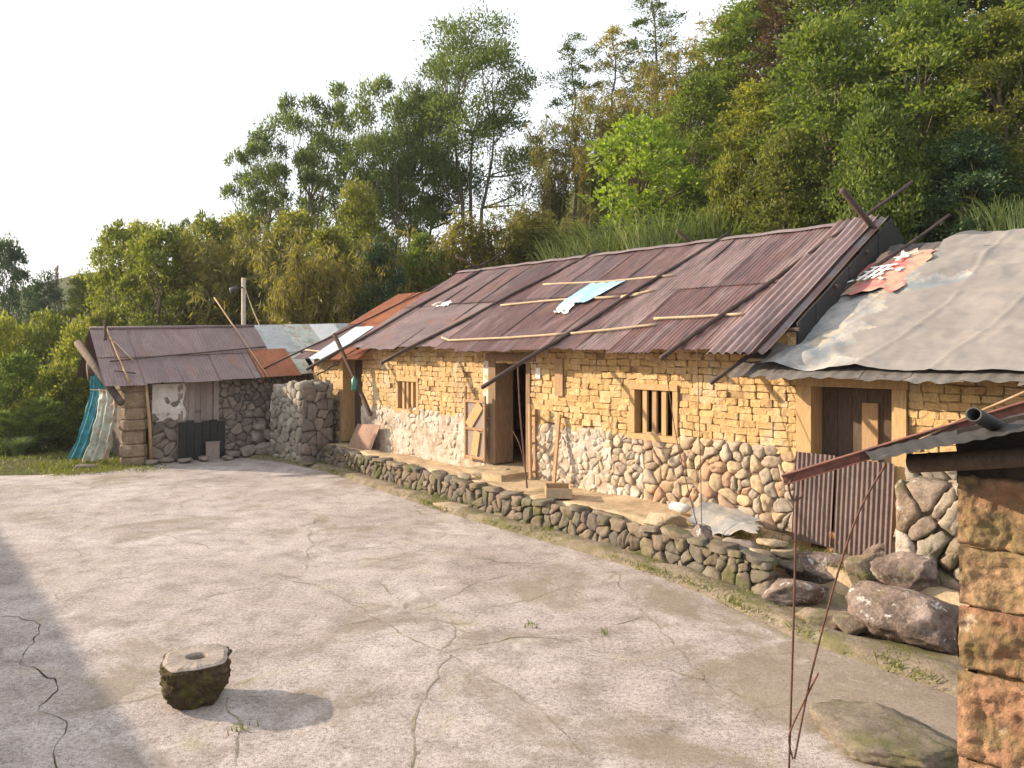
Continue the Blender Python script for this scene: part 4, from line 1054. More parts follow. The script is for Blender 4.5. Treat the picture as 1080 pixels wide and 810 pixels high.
for i, (px, py, w, h) in enumerate(((352, 491, 30, 9), (338, 484, 22, 12), (326, 492, 22, 7))):
    rk(px, py, .02, w, h, .35, 90 + i, 'stone_moss', ['flat stone at foot of the stub wall, nearest the house', 'stone between the stub wall and the terrace', 'low stone against the corner of the stub wall'][i], 'loose_stone', rot=AH, boxy=.5, sub=3)
# door-side stones on the terrace
for i, (px, py, w, h) in enumerate(((490, 507, 18, 9), (505, 506, 22, 10), (528, 504, 20, 12))):
    rk(px, py, TZ - .02, w, h, .25, 95 + i, 'slab', ['small stone under the half door, leftmost', 'middle stone under the half door', 'stone under the half door next to doorway'][i], 'loose_stone', rot=AH, boxy=.6, sub=3)

# ------------------------------------------------------------------ stone mortar in the court
ms = on_z(207, 738); mort = empty('stone_mortar', ms, 'squat mossy stone mortar with round hole standing alone on the courtyard', 'stone mortar')
mb = MB(); n = 110; rings = []
prof = [(.0, .165), (.05, .20), (.16, .245), (.26, .262), (.33, .258), (.352, .245)]
def sq(a, k=5): return (abs(math.cos(a)) ** k + abs(math.sin(a)) ** k) ** (-1 / k)
def mpt(a, r, z, ro=.05):
    q = 1 + (sq(a) - 1) * .62
    p = V((math.cos(a) * r * q, math.sin(a) * r * q, z)); p *= 1
    d = fbm(p, 6, 3) * ro * .6 + (fbm(p, 24, 3) * .035 if ro > .1 else 0)
    a2 = .45; return ms + V(((p.x * (1 + d * 2)) * math.cos(a2) - p.y * (1 + d * 2) * math.sin(a2), p.x * (1 + d * 2) * math.sin(a2) + p.y * (1 + d * 2) * math.cos(a2), p.z * (1 + .02 * math.sin(a))))
vs = []
pr2 = []
for i in range(len(prof) - 1):
    for t in (0, .14, .28, .42, .57, .71, .86): pr2.append((prof[i][0] + (prof[i + 1][0] - prof[i][0]) * t, prof[i][1] + (prof[i + 1][1] - prof[i][1]) * t))
pr2.append(prof[-1])
for z, r in pr2:
    for i in range(n): vs.append(mpt(2 * math.pi * i / n, r, z, .13 if z < .34 else .03))
mb.add(vs, [(j * n + i, j * n + (i + 1) % n, (j + 1) * n + (i + 1) % n, (j + 1) * n + i) for j in range(len(pr2) - 1) for i in range(n)] + [tuple(range(n - 1, -1, -1))])
mb.build('body', M['stone_mossy'], mort, smooth=True)
mb = MB(); vs = []
def mh(a, r, z):  return ms + V((math.cos(a) * r * 1.05, math.sin(a) * r * .92, z))
for i in range(n): vs.append(mpt(2 * math.pi * i / n, .247, .350, .05))
for i in range(n): vs.append(mpt(2 * math.pi * i / n, .215, .363, .05) + V((0, 0, .006 * fbm((i * .3, 0, 0), 1, 2))))
for (r, z) in ((.085, .362), (.075, .345), (.07, .12)):
    for i in range(n):
        a = 2 * math.pi * i / n + .45; vs.append(mh(a, r, z))
mb.add(vs, [(j * n + i, j * n + (i + 1) % n, (j + 1) * n + (i + 1) % n, (j + 1) * n + i) for j in range(4) for i in range(n)] + [tuple(range(4 * n, 5 * n))])
mb.build('top', M['stone_cap'], mort, smooth=False)

# ------------------------------------------------------------------ things on the terrace and against the walls
def single(name, mb, mat, label, cat, origin, group=None, smooth=False):
    return tag(mb.build(name, mat, origin=origin, smooth=smooth), label, cat, group)
# leaning corrugated sheets before the right door
rng = random.Random(77)
for (s0, s1, zt, zb, lab) in ((-.06, -.60, 1.52, .36, 'left brown corrugated sheet leaning upright before the right-hand doorway'), (-.62, -1.34, 1.50, .22, 'right brown corrugated sheet leaning upright, wider, beside the purple boulders')):
    mb = MB(); P = hp(s1, -.12, zt); Q = hp(s1, -.24, zb); D = (Q - P); l = D.length; D.normalize()
    corr(mb, P, HU, D, -HB, s0 - s1, l, .062, .011, rng, 0, 6, .02, .02, 8)
    single('corrugated_sheet', mb, M['door_sheet'], lab, 'metal sheet', hp(s0, -.2, zb), 'corrugated sheets blocking the right doorway', True)
bs = hp(-.62, -.42, .28)
def brick(c, rz, label):
    a = V((math.cos(rz), math.sin(rz), 0)); b = V((-a.y, a.x, 0)); mb = MB()
    mb.bar(c - a * .12 + UP * .045, c + a * .12 + UP * .045, .12, .085, UP, 0, .004, random.Random(int(c.z * 100)))
    single('brick', mb, M['brickred'], label, 'brick', c, 'bricks by the corrugated sheets')
bb = on_z(884, 583, .28)
brick(bb, AH + .1, 'lowest orange brick in the pile before the corrugated sheets')
brick(bb + UP * .09 + HU * .03, AH - .15, 'middle orange brick of the pile before the corrugated sheets')
brick(bb + UP * .18 - HU * .02, AH + .3, 'topmost orange brick of the pile before the corrugated sheets')
# leaning stake right of the doorway
a = on_z(584, 513, TZ); mb = MB(); mb.bar(a, wall_px(590, 437, -.10), .075, .04, HB, 0, .006, random.Random(2))
single('leaning_stake', mb, M['wood'], 'pale wooden stake leaning on the stone base right of doorway', 'stake', a)
# wooden tray
t0 = on_z(576, 526, TZ + .02); tr = empty('wooden_tray', t0, 'shallow open wooden tray with pale front on the terrace edge', 'tray')
ex = (on_z(604, 526, TZ + .02) - t0); ex.z = 0; ex = ex.normalized(); ey = V((-ex.y, ex.x, 0)); wl, wd2, hh = .42, .50, .16
for (o, ax, ay, m) in ((t0, ex * wl, ey * .02, 'batten'), (t0 + ey * wd2, ex * wl, ey * .02, 'wood'), (t0 + ey * .022, ex * .02, ey * (wd2 - .024), 'wood'), (t0 + ex * (wl - .02) + ey * .022, ex * .02, ey * (wd2 - .024), 'wood')):
    mb = MB(); mb.box(o, ax, ay, UP * hh); mb.build('side', M[m], tr)
mb = MB(); mb.box(t0 + ex * .022 + ey * .022 + UP * .01, ex * (wl - .044), ey * (wd2 - .024), UP * .015); mb.build('bottom', M['wood_dark'], tr)
# white bundle
rk(717, 542, TZ + .03, 24, 11, .22, 99, 'white', 'folded white plastic bundle on the terrace by the tie wires', 'plastic_bundle', rot=-.3, boxy=.3, cat='bundle', sub=3, amp=.2)
# grey cloth draped over the terrace rubble
CQ = [on_z(728, 549, .50), on_z(800, 572, .46), on_z(800, 552, .56), on_z(745, 537, .58)]
LO = on_z(760, 575, .30)
mb = MB()
def gc(u, v):
    p = (CQ[0] * (1 - u) + CQ[1] * u) * (1 - v) + (CQ[3] * (1 - u) + CQ[2] * u) * v
    hang = max(0, .35 - v) * math.exp(-((u - .35) / .35) ** 2)
    return p - HB * hang * .35 + V((0, 0, -.55 * hang + .10)), UP
drape(mb, gc, 30, 24, .04, 4, edge=.12)
single('grey_cloth', mb, M['tarp_dark'], 'stiff grey cloth draped over the rubble end of the terrace', 'cloth', CQ[0], smooth=True)
# rusty panel leaning by the annex doorway
PB = [on_z(366, 473, TZ - .02), on_z(390, 477, TZ - .02)]
pt0, pt1 = wall_px(377, 447, -.25), wall_px(401, 448, -.20)
mb = MB()
mb.grid(lambda u, v: (PB[0] * (1 - u) + PB[1] * u) * (1 - v) + (pt0 * (1 - u) + pt1 * u) * v + HB * .01 * math.sin(u * 9), 12, 8)
mb.v += [tuple(V(q) + HB * .012) for q in mb.v]; nq = 13 * 9; mb.f += [tuple(reversed([i + nq for i in f])) for f in mb.f]; mb.m += mb.m
single('rusty_panel', mb, M['panel'], 'brown rusty metal panel leaning beside the annex doorway', 'metal panel', PB[0])
# diagonal plank from the annex eave
a = wall_px(352, 352, -.62); b = wall_px(391, 438, -.10); mb = MB(); mb.bar(a, b, .10, .07, HB, 0, .01, random.Random(5))
single('slanting_plank', mb, M['wood_dark'], 'dark plank slanting down from the annex eave to the wall', 'plank', b)
c = a.lerp(b, .62) - HB * .06; mb = MB(); mb.tube([c + UP * .20, c + UP * .16, c + UP * .12, c - UP * .14, c - UP * .16], [.02, .025, .07, .075, .05], 10)
single('green_bottle', mb, M['green_bottle'], 'green plastic bottle tied to the slanting dark plank', 'bottle', c, smooth=True)
# shed things
a = shed_px(160, 489, .30); a.z = 0; b = shed_px(154, 404, .42); mb = MB(); mb.tube([a, a.lerp(b, .5) + SE * .02, b], [.045, .04, .035], 8)
single('leaning_pole', mb, M['wood'], 'grey-brown pole propped under the shed eave by the corner pier', 'pole', a, smooth=True)
mb = MB(); t0_, t1_ = tl(187), tl(236)
for i in range(6):
    x0 = t0_ + (t1_ - t0_) * i / 6; mb.box(sp(x0, .10, .02 + .012 * (i % 2)), SE * ((t1_ - t0_) / 6 - .008), SF * .03, UP * (.98 + .03 * math.sin(i * 2.1)))
single('black_board', mb, M['tar'], 'black tarred board barring the lower half of the shed door', 'board', sp(2, .1, 0))
gb = shed_px(224, 481, .32); gb.z = 0; mb = MB(); mb.box(gb - SE * .17, SE * .34, SF * .05 + UP * 0, UP * .44); mb.box(gb - SE * .19 + UP * .442, SE * .38, SF * .07, UP * .03)
single('grey_box', mb, M['wood_grey'], 'small grey box standing against the black board', 'box', gb)  # grey box by the shed door, modelled as a thin upright slab
# logs at the left gable of the shed
a, b = at(82, 362, 20.2), at(128, 425, 18.3); mb = MB(); mb.tube([a, a.lerp(b, .5), b], [.10, .095, .085], 10, rough=.08, rng=random.Random(4))
single('leaning_log', mb, M['log'], 'grey log slanting down past the left gable of shed', 'log', b, smooth=True)
a = at(92, 392, 19.6); mb = MB(); mb.tube([a, a + V((.9, .6, .1))], [.24, .22], 14, rough=.06, rng=random.Random(5))
single('thick_log', mb, M['log'], 'thick dark log end sticking out under the shed gable', 'log', a, smooth=True)
a = at(111, 352, 19.9); mb = MB(); mb.tube([a - UP * .9, a + UP * .35], .035, 8); single('gable_stake', mb, M['pole'], 'dark stake standing up at left corner of the shed roof', 'stake', a - UP * .9)
# hanging tarps
def hang(top0, top1, bot0, bot1, Yt, Yb, mat, name, label, seed, bow=0.0, nu=22, nv=30, fold=.10):
    A, B = at(*top0, Yt), at(*top1, Yt - .15); C, D = at(*bot0, Yb), at(*bot1, Yb - .1)
    def fn(u, v):
        p = (A * (1 - u) + B * u) * (1 - v) + (C * (1 - u) + D * u) * v
        return p + V((bow * math.sin(v * math.pi), 0, 0)) + V((0, -1, 0)) * (.5 * fold * (math.sin(u * 17 + seed + v * 1.5) + .6 * math.sin(u * 29 + v)) * (.4 + .6 * v)), V((.1, -1, 0)).normalized()
    mb = MB(); drape(mb, fn, nu * 3, nv * 2, .09, seed, edge=.08)
    single(name, mb, M[mat], label, 'tarp', D, smooth=True)
hang((98, 392), (112, 388), (72, 484), (92, 482), 19.6, 19.3, 'teal', 'teal_tarp', 'teal tarp strip hanging at the far left of the shed', 2, .12)
hang((104, 410), (124, 414), (88, 486), (112, 484), 19.2, 18.9, 'pale_tarp', 'pale_tarp', 'pale stained tarp hanging between teal tarp and corner pier', 5, .08)
mb = MB(); mb.tube([at(95, 411, 19.1), at(110, 412, 19.0), at(133, 411, 18.8)], .015, 6); single('tarp_rail', mb, M['batten'], 'thin pale stick holding up the hanging tarps', 'stick', at(95, 411, 19.1))

# tie rods and wires
def wire(pts, label, r=.007, mat='iron', cat='wire', group=None, name='tie_wire', origin=None):
    mb = MB(); P = [V(p) for p in pts]; Q = []
    for i in range(len(P) - 1):
        p0 = P[max(0, i - 1)]; p1 = P[i]; p2 = P[i + 1]; p3 = P[min(len(P) - 1, i + 2)]
        for k in range(6):
            t = k / 6; Q.append(.5 * ((2 * p1) + (p2 - p0) * t + (2 * p0 - 5 * p1 + 4 * p2 - p3) * t * t + (3 * p1 - p0 - 3 * p2 + p3) * t ** 3))
    Q.append(P[-1]); mb.tube(Q, r, 6)
    return single(name, mb, M[mat], label, cat, P[-1] if origin is None else origin, group, True)
GW = 'tie-down wires and rods'
wp = lambda x, y, w: wall_px(x, y, w)
wire([wp(546, 383, -.95), wp(549, 440, -.95), wp(556, 515, -.95)], 'iron rod hanging from the long pole across the open doorway', .014, group=GW, name='tie_rod')
wire([wp(541, 455, -.85), wp(549, 472, -.92), wp(555, 505, -.95)], 'thin bent wire joining the rod in the doorway', .007, group=GW)
wire([wp(701, 379, -.9), wp(714, 465, -1.0), wp(735, 553, -1.25)], 'left of two tie wires running down to the purple upright slab', .007, group=GW)
wire([wp(735, 367, -.7), wp(738, 460, -1.0), wp(740, 552, -1.25)], 'right of two tie wires, hanging straight past the barred window', .006, group=GW)

rw = empty('rubble_wall', hp(-1.9, -.45, .2), 'rough stacked stone wall with mossy blocks between corrugated sheets and sandstone wall', 'stone wall')
RS0, RS1 = s_of(wall_px(1040, 560, -.55)), s_of(wall_px(946, 560, -.55))
mb = MB()
rubble(mb, wall_frame(-.55), RS0 - .8, RS1, .05, 1.42, .25, 131, .10, .006, 1.35, var=.68, relax=0, top=lambda s: 1.42 + .06 * mnoise.noise(V((s * 2, 0, 0))))
mb.build('stone_face', M['stone_patchy'], rw, smooth=True)
mb = MB(); mb.hbox(RS0 - .8, RS1 - .03, -.52, -.01, 0, 1.30); mb.build('core', M['shed_core'], rw)
mb = MB(); rng = random.Random(21)
for poly in cells(RS0 - .8, RS1, 0, .5, .28, rng, 1.3): stone(mb, poly, lambda a, b, c: hp(a, -.52 + b, 1.30 + c), .08, rng, .01)
mb.build('top_stones', M['stone_patchy'], rw, smooth=True)
mb = MB(); rubble(mb, lambda a, b, c: hp(RS1 + c - .03, -.03 - a, b), 0, .52, .1, 1.36, .25, 133, .05, .006, 1.4); mb.build('end_stones', M['stone_patchy'], rw, smooth=True)

# ------------------------------------------------------------------ NEAR OUTBUILDING at the right edge
ob = empty('sandstone_outbuilding', V((3.0, 3.8, 0)), 'sandstone block wall with dark sheet roof at the near right edge', 'outbuilding')
oc = V((2.55, 4.22, 0)); od = V((.727, -.687, 0)); on_ = V((-.687, -.727, 0)); obk = V((.687, .727, 0))
mb = MB(); rng = random.Random(9); z = -.05
for h in (.34, .34, .49, .35, .34, .40):
    x = -.05; k = 0
    while x < 3.0:
        w = rng.uniform(.62, 1.0) if k else rng.uniform(.5, .75); k += 1
        # a big rough block
        nn = 9; off = rng.uniform(-.02, .02); so = rng.uniform(0, 50)
        def bl(u, v, x=x, w=w, z=z, h=h, off=off, so=so):
            eu = (1 - u if x < 0 else min(u, 1 - u)) * w; ev = min(v, 1 - v) * h
            e = min(1, min(eu, ev) / .028); rd = (1 - (1 - e) ** 2)
            d = .015 + off + .03 * rd + .05 * fbm((x + u * w + so, z + v * h, 1), 4, 4) * rd + .018 * fbm((x + u * w, z + v * h, so), 13, 4)
            return oc + od * (x + u * (w - .008)) + UP * (z + .003 + v * (h - .006) + .012 * fbm((x + u * w, so, 0), 5, 3) * (1 if v in (0, 1) else .5)) + on_ * d
        mb.grid(bl, 60, 40)
        x += w
    # end face of the course
    so = rng.uniform(0, 50)
    def be(u, v, z=z, h=h, so=so):
        e = min(1, min(u * .6, min(v, 1 - v) * h) / .05); rd = 1 - (1 - e) ** 2
        return oc - od * (.01 + .04 * rd + .03 * fbm((u + so, v, 1), 4, 4) * rd) + obk * (.60 * (1 - u) - .008) + UP * (z + .006 + v * (h - .012))
    mb.grid(be, 18, 14)
    z += h
ZT = z
mb.build('block_wall', M['sand'], ob, smooth=True)
mb = MB(); mb.box(oc + od * .03 - on_ * .02, od * 3, obk * .55, UP * (ZT - .06)); mb.build('core', M['mud_core'], ob)
P1, P1b = V((1.90, 4.0, 2.325)), V((2.2, 4.73, 2.272))
def roofz(x, y): return 2.325 + .278 * (x - 1.9) - .18 * (y - 4.0)
mb = MB()
def orf(u, v):
    a = P1 + V((.727, -.687, 0)) * (3.4 * u); b = P1b + V((.95, -.31, 0)) * (3.8 * u)
    p = a * (1 - v) + b * v
    rag = .035 * mnoise.noise(V((u * 40, 0, 3))) * (1 - v) 
    p = p + V((.5, .6, 0)) * rag
    return V((p.x, p.y, roofz(p.x, p.y) - .02 + .003 * math.cos(u * 3.4 / .078 * math.pi * 2) + .010 * mnoise.noise(V((u * 9, v * 3, 0)))))
mb.grid(orf, 400, 10)
M['felt'] = surf('black_felt', [(.035, .032, .03)], .4, 6, [((.09, .085, .08), 5, .55, .7, .6), ((.15, .07, .05), 2, .6, .7, .7)], .75, .3, 60, .3, .01)
mb.build('roof', M['felt'], ob, smooth=True)
mb = MB(); nd_ = V((.727, -.687, 0)); A0_ = V((2.47, 4.22, 0))
for i in range(9):
    p_ = A0_ + nd_ * (.36 * i); q_ = p_ + nd_ * .352; zb_ = 2.15
    t0_, t1_ = roofz(p_.x, p_.y) + .005, roofz(q_.x, q_.y) + .005; k_ = on_ * -(.02 + .008 * (i % 2))
    vs = [p_ + UP * zb_, q_ + UP * zb_, q_ + UP * t1_, p_ + UP * t0_]; vs = vs + [v_ + on_ * -.03 for v_ in vs]; vs = [v_ + k_ for v_ in vs]
    mb.add(vs, [(0, 1, 2, 3), (7, 6, 5, 4), (0, 4, 5, 1), (1, 5, 6, 2), (2, 6, 7, 3), (3, 7, 4, 0)])
mb.build('roof_gap_shade', M['wood_shade'], ob)  # added dark boards filling the gap as the shade below the roof
mb = MB(); mb.tube([V((2.22, 4.24, 2.26)) + V((.727, -.687, 0)) * (i * .3) + UP * (.05 * i) for i in range(11)], .052, 12, rough=.09, rng=random.Random(2)); mb.build('wall_plate', M['wood_dark'], ob, smooth=True)
mb = MB(); mb.tube([V((2.62, 4.45, 2.30)) + V((.9, -.3, .26)) * (i * .4) for i in range(8)], .05, 9); mb.build('rafter', M['wood_dark'], ob, smooth=True)
# red-brown steel beam on that roof
B1 = at(828, 511, 4.9); B2 = at(1085, 434, 4.42); bd = (B2 - B1).normalized(); mb = MB()
B2 = B1 + (B2 - B1) * 2.2
x = bd.cross(UP).normalized(); y = x.cross(bd)
for (o, wx, wy) in ((-x * .03, .06, .006), (-x * .03 + y * .058, .06, .006), (-x * .004 + y * .006, .008, .052)):
    mb.box(B1 + o, bd * (B2 - B1).length, x * wx, y * wy)
single('steel_beam', mb, M['beam'], 'rusty red steel beam jutting out over the near roof edge', 'beam', B1)
mb = MB(); a = at(1027, 437, 3.75); b = at(1056, 452, 4.05)
n = 14; dz = (b - a).normalized(); xx = dz.cross(UP).normalized(); yy = xx.cross(dz); vs = []
for (p, r) in ((a, .038), (b, .038), (b, .030), (a, .030)):
    for i in range(n):
        t = 2 * math.pi * i / n; vs.append(p + (xx * math.cos(t) + yy * math.sin(t)) * r)
mb.add(vs, [(j * n + i, j * n + (i + 1) % n, ((j + 1) % 4) * n + (i + 1) % n, ((j + 1) % 4) * n + i) for j in range(4) for i in range(n)])
single('pipe_end', mb, M['pipe'], 'open end of dull grey pipe lying on the near roof', 'pipe', a, smooth=True)
wire([at(970, 464, 4.6), at(1010, 444, 4.55), at(1050, 427, 4.5), at(1100, 405, 4.4)], 'thin green rod resting along the red steel beam', .009, 'wood', 'rod', name='thin_rod')
# hook and hanging rods
wire([at(838, 500, 4.88), at(832, 512, 4.88), at(836, 526, 4.88), at(845, 524, 4.88), at(847, 508, 4.88), at(842, 500, 4.88)], 'wire hook looped around the end of the red beam', .007, group=GW, name='wire_hook', origin=at(838, 500, 4.88))
Yg = F * H / (812 - HY)
wire([at(840, 523, 4.88), at(838, 620, 4.95), at(835, 720, 5.05), at(832, 815, Yg)], 'straight iron rod hanging from the red beam to the ground', .008, group=GW, name='tie_rod')
wire([at(934, 490, 4.5), at(906, 540, 4.65), at(882, 610, 4.8), at(856, 710, 5.0), at(838, 800, Yg)], 'bowed iron rod curving from the near roof eave to the ground', .007, group=GW, name='tie_rod')
wire([at(863, 710, 5.02), at(848, 740, 5.04), at(836, 765, 5.06), at(832, 780, 5.08), at(836, 800, Yg)], 'short twisted wire tying the two hanging rods', .006, group=GW)

# ------------------------------------------------------------------ house on the near left side of the court (outside the picture; shades the near corner)
nb = empty('opposite_house', V((-13, 6, 0)), 'stone house along the near left side of the courtyard, shading the near corner', 'house')
E0 = V((-9.85, 6.62, 0)); ou = V((-.64, .768, 0)); onn = V((-.768, -.64, 0))
mb = MB(); mb.box(E0 + ou * -9 + onn * .5, ou * 22, onn * .4, UP * 3.0); mb.box(E0 + ou * -9 + onn * 5, ou * 22, onn * .4, UP * 3.0); mb.box(E0 + ou * -9 + onn * .9, ou * .4, onn * 4.1, UP * 3); mb.box(E0 + ou * 12.6 + onn * .9, ou * .4, onn * 4.1, UP * 3)
mb.build('wall', M['mud_core'], nb)
mb = MB(); rng = random.Random(90)
for i in range(27):
    s = -9.3 + i * .84 
    P = E0 + ou * s + onn * 2.95 + UP * 4.0; Q = E0 + ou * s + UP * 2.95; D = (Q - P); l = D.length; D.normalize()
    corr(mb, P, ou, D, UP, .88, l + rng.uniform(-.02, .03), .078, .01, rng)
    P2 = E0 + ou * s + onn * 5.9 + UP * 2.9; D = (P2 - P); l = D.length; D.normalize(); corr(mb, P, ou, D, UP, .88, l, .078, .01, rng)
mb.build('roof', M['rust_roof'], nb, smooth=True)

# ------------------------------------------------------------------ utility post behind the shed
Yp = 25.0; pb = at(257, 368, Yp); zg = terrain_z(pb.x, pb.y)
up_ = empty('utility_post', V((pb.x, pb.y, zg)), 'pale wooden post with small dark lamp behind the shed roof', 'post')
mb = MB(); mb.tube([V((pb.x, pb.y, zg)), at(257, 293, Yp)], [.085, .07], 10); mb.build('pole', M['post'], up_, smooth=True)
mb = MB(); a = at(256, 303, Yp - .1); b = at(243, 307, Yp - .3); mb.tube([a, a.lerp(b, .4), a.lerp(b, .42), b], [.03, .03, .09, .11], 10); mb.build('lamp', M['pipe'], up_, smooth=True)
wire([at(257, 300, Yp), at(266, 325, Yp - .6), at(276, 348, Yp - 1.2)], 'pale guy wire running down from the utility post', .016, 'batten', origin=at(276, 348, Yp - 1.2))

# ------------------------------------------------------------------ vegetation
def quads_mesh(name, Vq, mat):
    """Vq: (N,4,3) leaf quads"""
    n = len(Vq); me = bpy.data.meshes.new(name)
    me.vertices.add(n * 4); me.vertices.foreach_set('co', Vq.reshape(-1).astype(np.float32))
    me.loops.add(n * 4); me.loops.foreach_set('vertex_index', np.arange(n * 4, dtype=np.int32))
    me.polygons.add(n); me.polygons.foreach_set('loop_start', np.arange(0, n * 4, 4, dtype=np.int32))
    try: me.polygons.foreach_set('loop_total', np.full(n, 4, dtype=np.int32))
    except Exception: pass
    me.materials.append(mat); me.update(calc_edges=True); return me

def unit(a): return a / np.maximum(1e-9, np.linalg.norm(a, axis=-1, keepdims=True))

def leaf_quads(P, A, g, ln, wd, upbias=.25, jit=.6):
    """P positions, A axis directions"""
    n = len(P); A = unit(A + g.normal(0, jit, (n, 3)))
    N = unit(g.normal(0, 1, (n, 3)) + np.array([0, 0, upbias * 2])); S = unit(np.cross(A, N)); N = np.cross(S, A)
    l = (ln * g.uniform(.6, 1.3, (n, 1))); w = wd * g.uniform(.7, 1.25, (n, 1))
    mid = P + A * l * .45; fold = N * w * g.uniform(-.1, .35, (n, 1))
    return np.stack([P, mid + S * w * .5 + fold, P + A * l, mid - S * w * .5 + fold], 1)

def lobes_crown(g, lobes, per, ln, wd, sub=22, sig=.20, droop=0.0, flat=.8):
    out = []
    for (c, r) in lobes:
        d = unit(g.normal(0, 1, (sub, 3))); d[:, 2] = np.where(d[:, 2] < -.35, -d[:, 2], d[:, 2])
        sc = c + d * r * g.uniform(.55, 1.08, (sub, 1)) * np.array([1, 1, flat])
        k = per // sub
        idx = np.repeat(np.arange(sub), k)
        P = sc[idx] + g.normal(0, sig * r, (len(idx), 3)) * np.array([1, 1, .6])
        A = unit(P - (c - np.array([0, 0, r * .3]))) + np.array([0, 0, -droop])
        out.append(leaf_quads(P, A, g, ln, wd))
    return np.concatenate(out)

PROTO = {}
def save(kind, trunk_mb, tmat, crown_q, cmat, h, rad):
    tm = None
    if trunk_mb is not None:
        o = trunk_mb.build(kind + '_trunk', tmat, smooth=True); tm = o.data; bpy.data.objects.remove(o)
    PROTO.setdefault(kind, []).append((tm, quads_mesh(kind + '_crown', crown_q, cmat), h, rad))

def limb(mb, a, b, r0, r1, rng, n=5, bend=.12):
    a, b = V(a), V(b); ln = (b - a).length; P = []
    ph = V((rng.uniform(-1, 1), rng.uniform(-1, 1), rng.uniform(-.4, .4))) * bend * ln
    for i in range(n + 1):
        t = i / n; P.append(a.lerp(b, t) + ph * math.sin(t * math.pi) + V((rng.uniform(-1, 1), rng.uniform(-1, 1), 0)) * ln * .012)
    mb.tube(P, [r0 + (r1 - r0) * i / n for i in range(n + 1)], 6, caps=False)
    return P

def mk_broad(kind, seed, h=11, R_=2.9, lo=.10, nl=30, per=620, ln=.20, wd=.11, mat='broad', lr=(.26, .42)):
    rng = random.Random(seed); g = np.random.default_rng(seed); mb = MB()
    top = V((rng.uniform(-.3, .3), rng.uniform(-.3, .3), h * .62)); limb(mb, (0, 0, -.4), top, .16 * h / 8, .07, rng, 7, .04)
    lobes = []
    for i in range(nl):
        z = lo + (1 - lo) * ((i + .5) / nl) ** .9; prof = math.sin(min(1, (z - lo) / (1 - lo) * .92 + .10) * math.pi) ** .6
        a = i * 2.399 + rng.uniform(-.4, .4); rr = R_ * prof * rng.uniform(.35, .80)
        r = R_ * rng.uniform(*lr); c = np.array([math.cos(a) * rr, math.sin(a) * rr, h * z - r * .5])
        lobes.append((c, r)); s = V((0, 0, h * max(.15, z - .3))).lerp(top, .2)
        limb(mb, (s.x, s.y, min(s.z, h * .6)), c, .055, .015, rng, 4, .1)
    save(kind, mb, M['bark'], lobes_crown(g, lobes, per, ln, wd), L[mat], h, R_)

def mk_acacia(kind, seed, h=13, R_=5.0, nl=26, stems=3, per=900, lo=.52, ln=.19, wd=.075):
    rng = random.Random(seed); g = np.random.default_rng(seed); mb = MB(); forks = []
    for s in range(stems):
        a = s * 6.283 / stems + rng.uniform(-.5, .5); o = V((math.cos(a), math.sin(a), 0)); k = rng.uniform(.55, 1.0)
        P = limb(mb, o * .25 + V((0, 0, -.4)), o * (R_ * .20 * k) + V((0, 0, h * .40)), .17, .11, rng, 6, .05)
        Q = limb(mb, P[-1], o * (R_ * .34 * k) + V((rng.uniform(-.3, .3), rng.uniform(-.3, .3), h * .66)), .11, .05, rng, 5, .08)
        forks += [P[-1], Q[2], Q[4], Q[-1]]
    lobes = []
    for i in range(nl):
        f = (i + .5) / nl; z = lo + (1 - lo) * f; a = i * 2.399 + rng.uniform(-.5, .5)
        prof = math.sqrt(max(0, 1 - ((z - lo - .12) / (1.02 - lo - .12)) ** 2)) if z > lo + .12 else .85
        rr = R_ * prof * math.sqrt(rng.uniform(.08, .85)); r = R_ * rng.uniform(.19, .31)
        c = np.array([math.cos(a) * rr, math.sin(a) * rr, h * z - r * .4]); lobes.append((c, r))
        b = min((q for q in forks if q.z < c[2] - .3), key=lambda q: (q - V(c)).length, default=forks[0])
        m_ = V(c) + V((0, 0, -r * .2)); limb(mb, b, m_, .05, .014, rng, 5, .12)
        for e in range(3): limb(mb, b.lerp(m_, .75), m_ + V((rng.uniform(-1, 1), rng.uniform(-1, 1), rng.uniform(0, .5))) * r * .8, .018, .006, rng, 3, .15)
    save(kind, mb, M['bark'], lobes_crown(g, lobes, per, ln, wd, 16, .24, 0, .5), L['acacia'], h, R_)

def mk_bamboo(seed, h=8, R_=2.4, n=56, per=240, ln=.32, wd=.07, kind='bamboo', mat='bamboo'):
    rng = random.Random(seed); g = np.random.default_rng(seed); mb = MB(); qs = []
    for i in range(n):
        a = rng.uniform(0, 6.28); b0 = V((math.cos(a) * rng.uniform(0, .8), math.sin(a) * rng.uniform(0, .8), -.3)); hh = h * rng.uniform(.55, 1.0)
        out = R_ * rng.uniform(.3, 1.0) * (hh / h); P = []
        for k in range(9):
            t = k / 8; P.append(b0 + V((math.cos(a) * out * t ** 2, math.sin(a) * out * t ** 2, hh * (t - .14 * t ** 4))))
        mb.tube(P, [.035 * (1 - .8 * k / 8) for k in range(9)], 5, caps=False)
        Q = np.array([tuple(p) for p in P]); m = per
        t = g.uniform(.22, 1, m) ** .75 * 7.999; i0 = t.astype(int); f = (t - i0)[:, None]; C = Q[i0] * (1 - f) + Q[i0 + 1] * f
        nd = g.integers(0, 28, m); off = unit(g.normal(0, 1, (28, 3)) * np.array([1, 1, .4])) * g.uniform(.1, .55, (28, 1)); 
        nodeC = C[g.integers(0, m, 28)]
        Pp = nodeC[nd] + off[nd] * g.uniform(.2, 1.2, (m, 1)) + g.normal(0, .10, (m, 3))
        A = off[nd] + np.array([0, 0, -.55]); qs.append(leaf_quads(Pp, A, g, ln, wd, .1, .45))
    save(kind, mb, M['culm'], np.concatenate(qs), L[mat], h, R_)

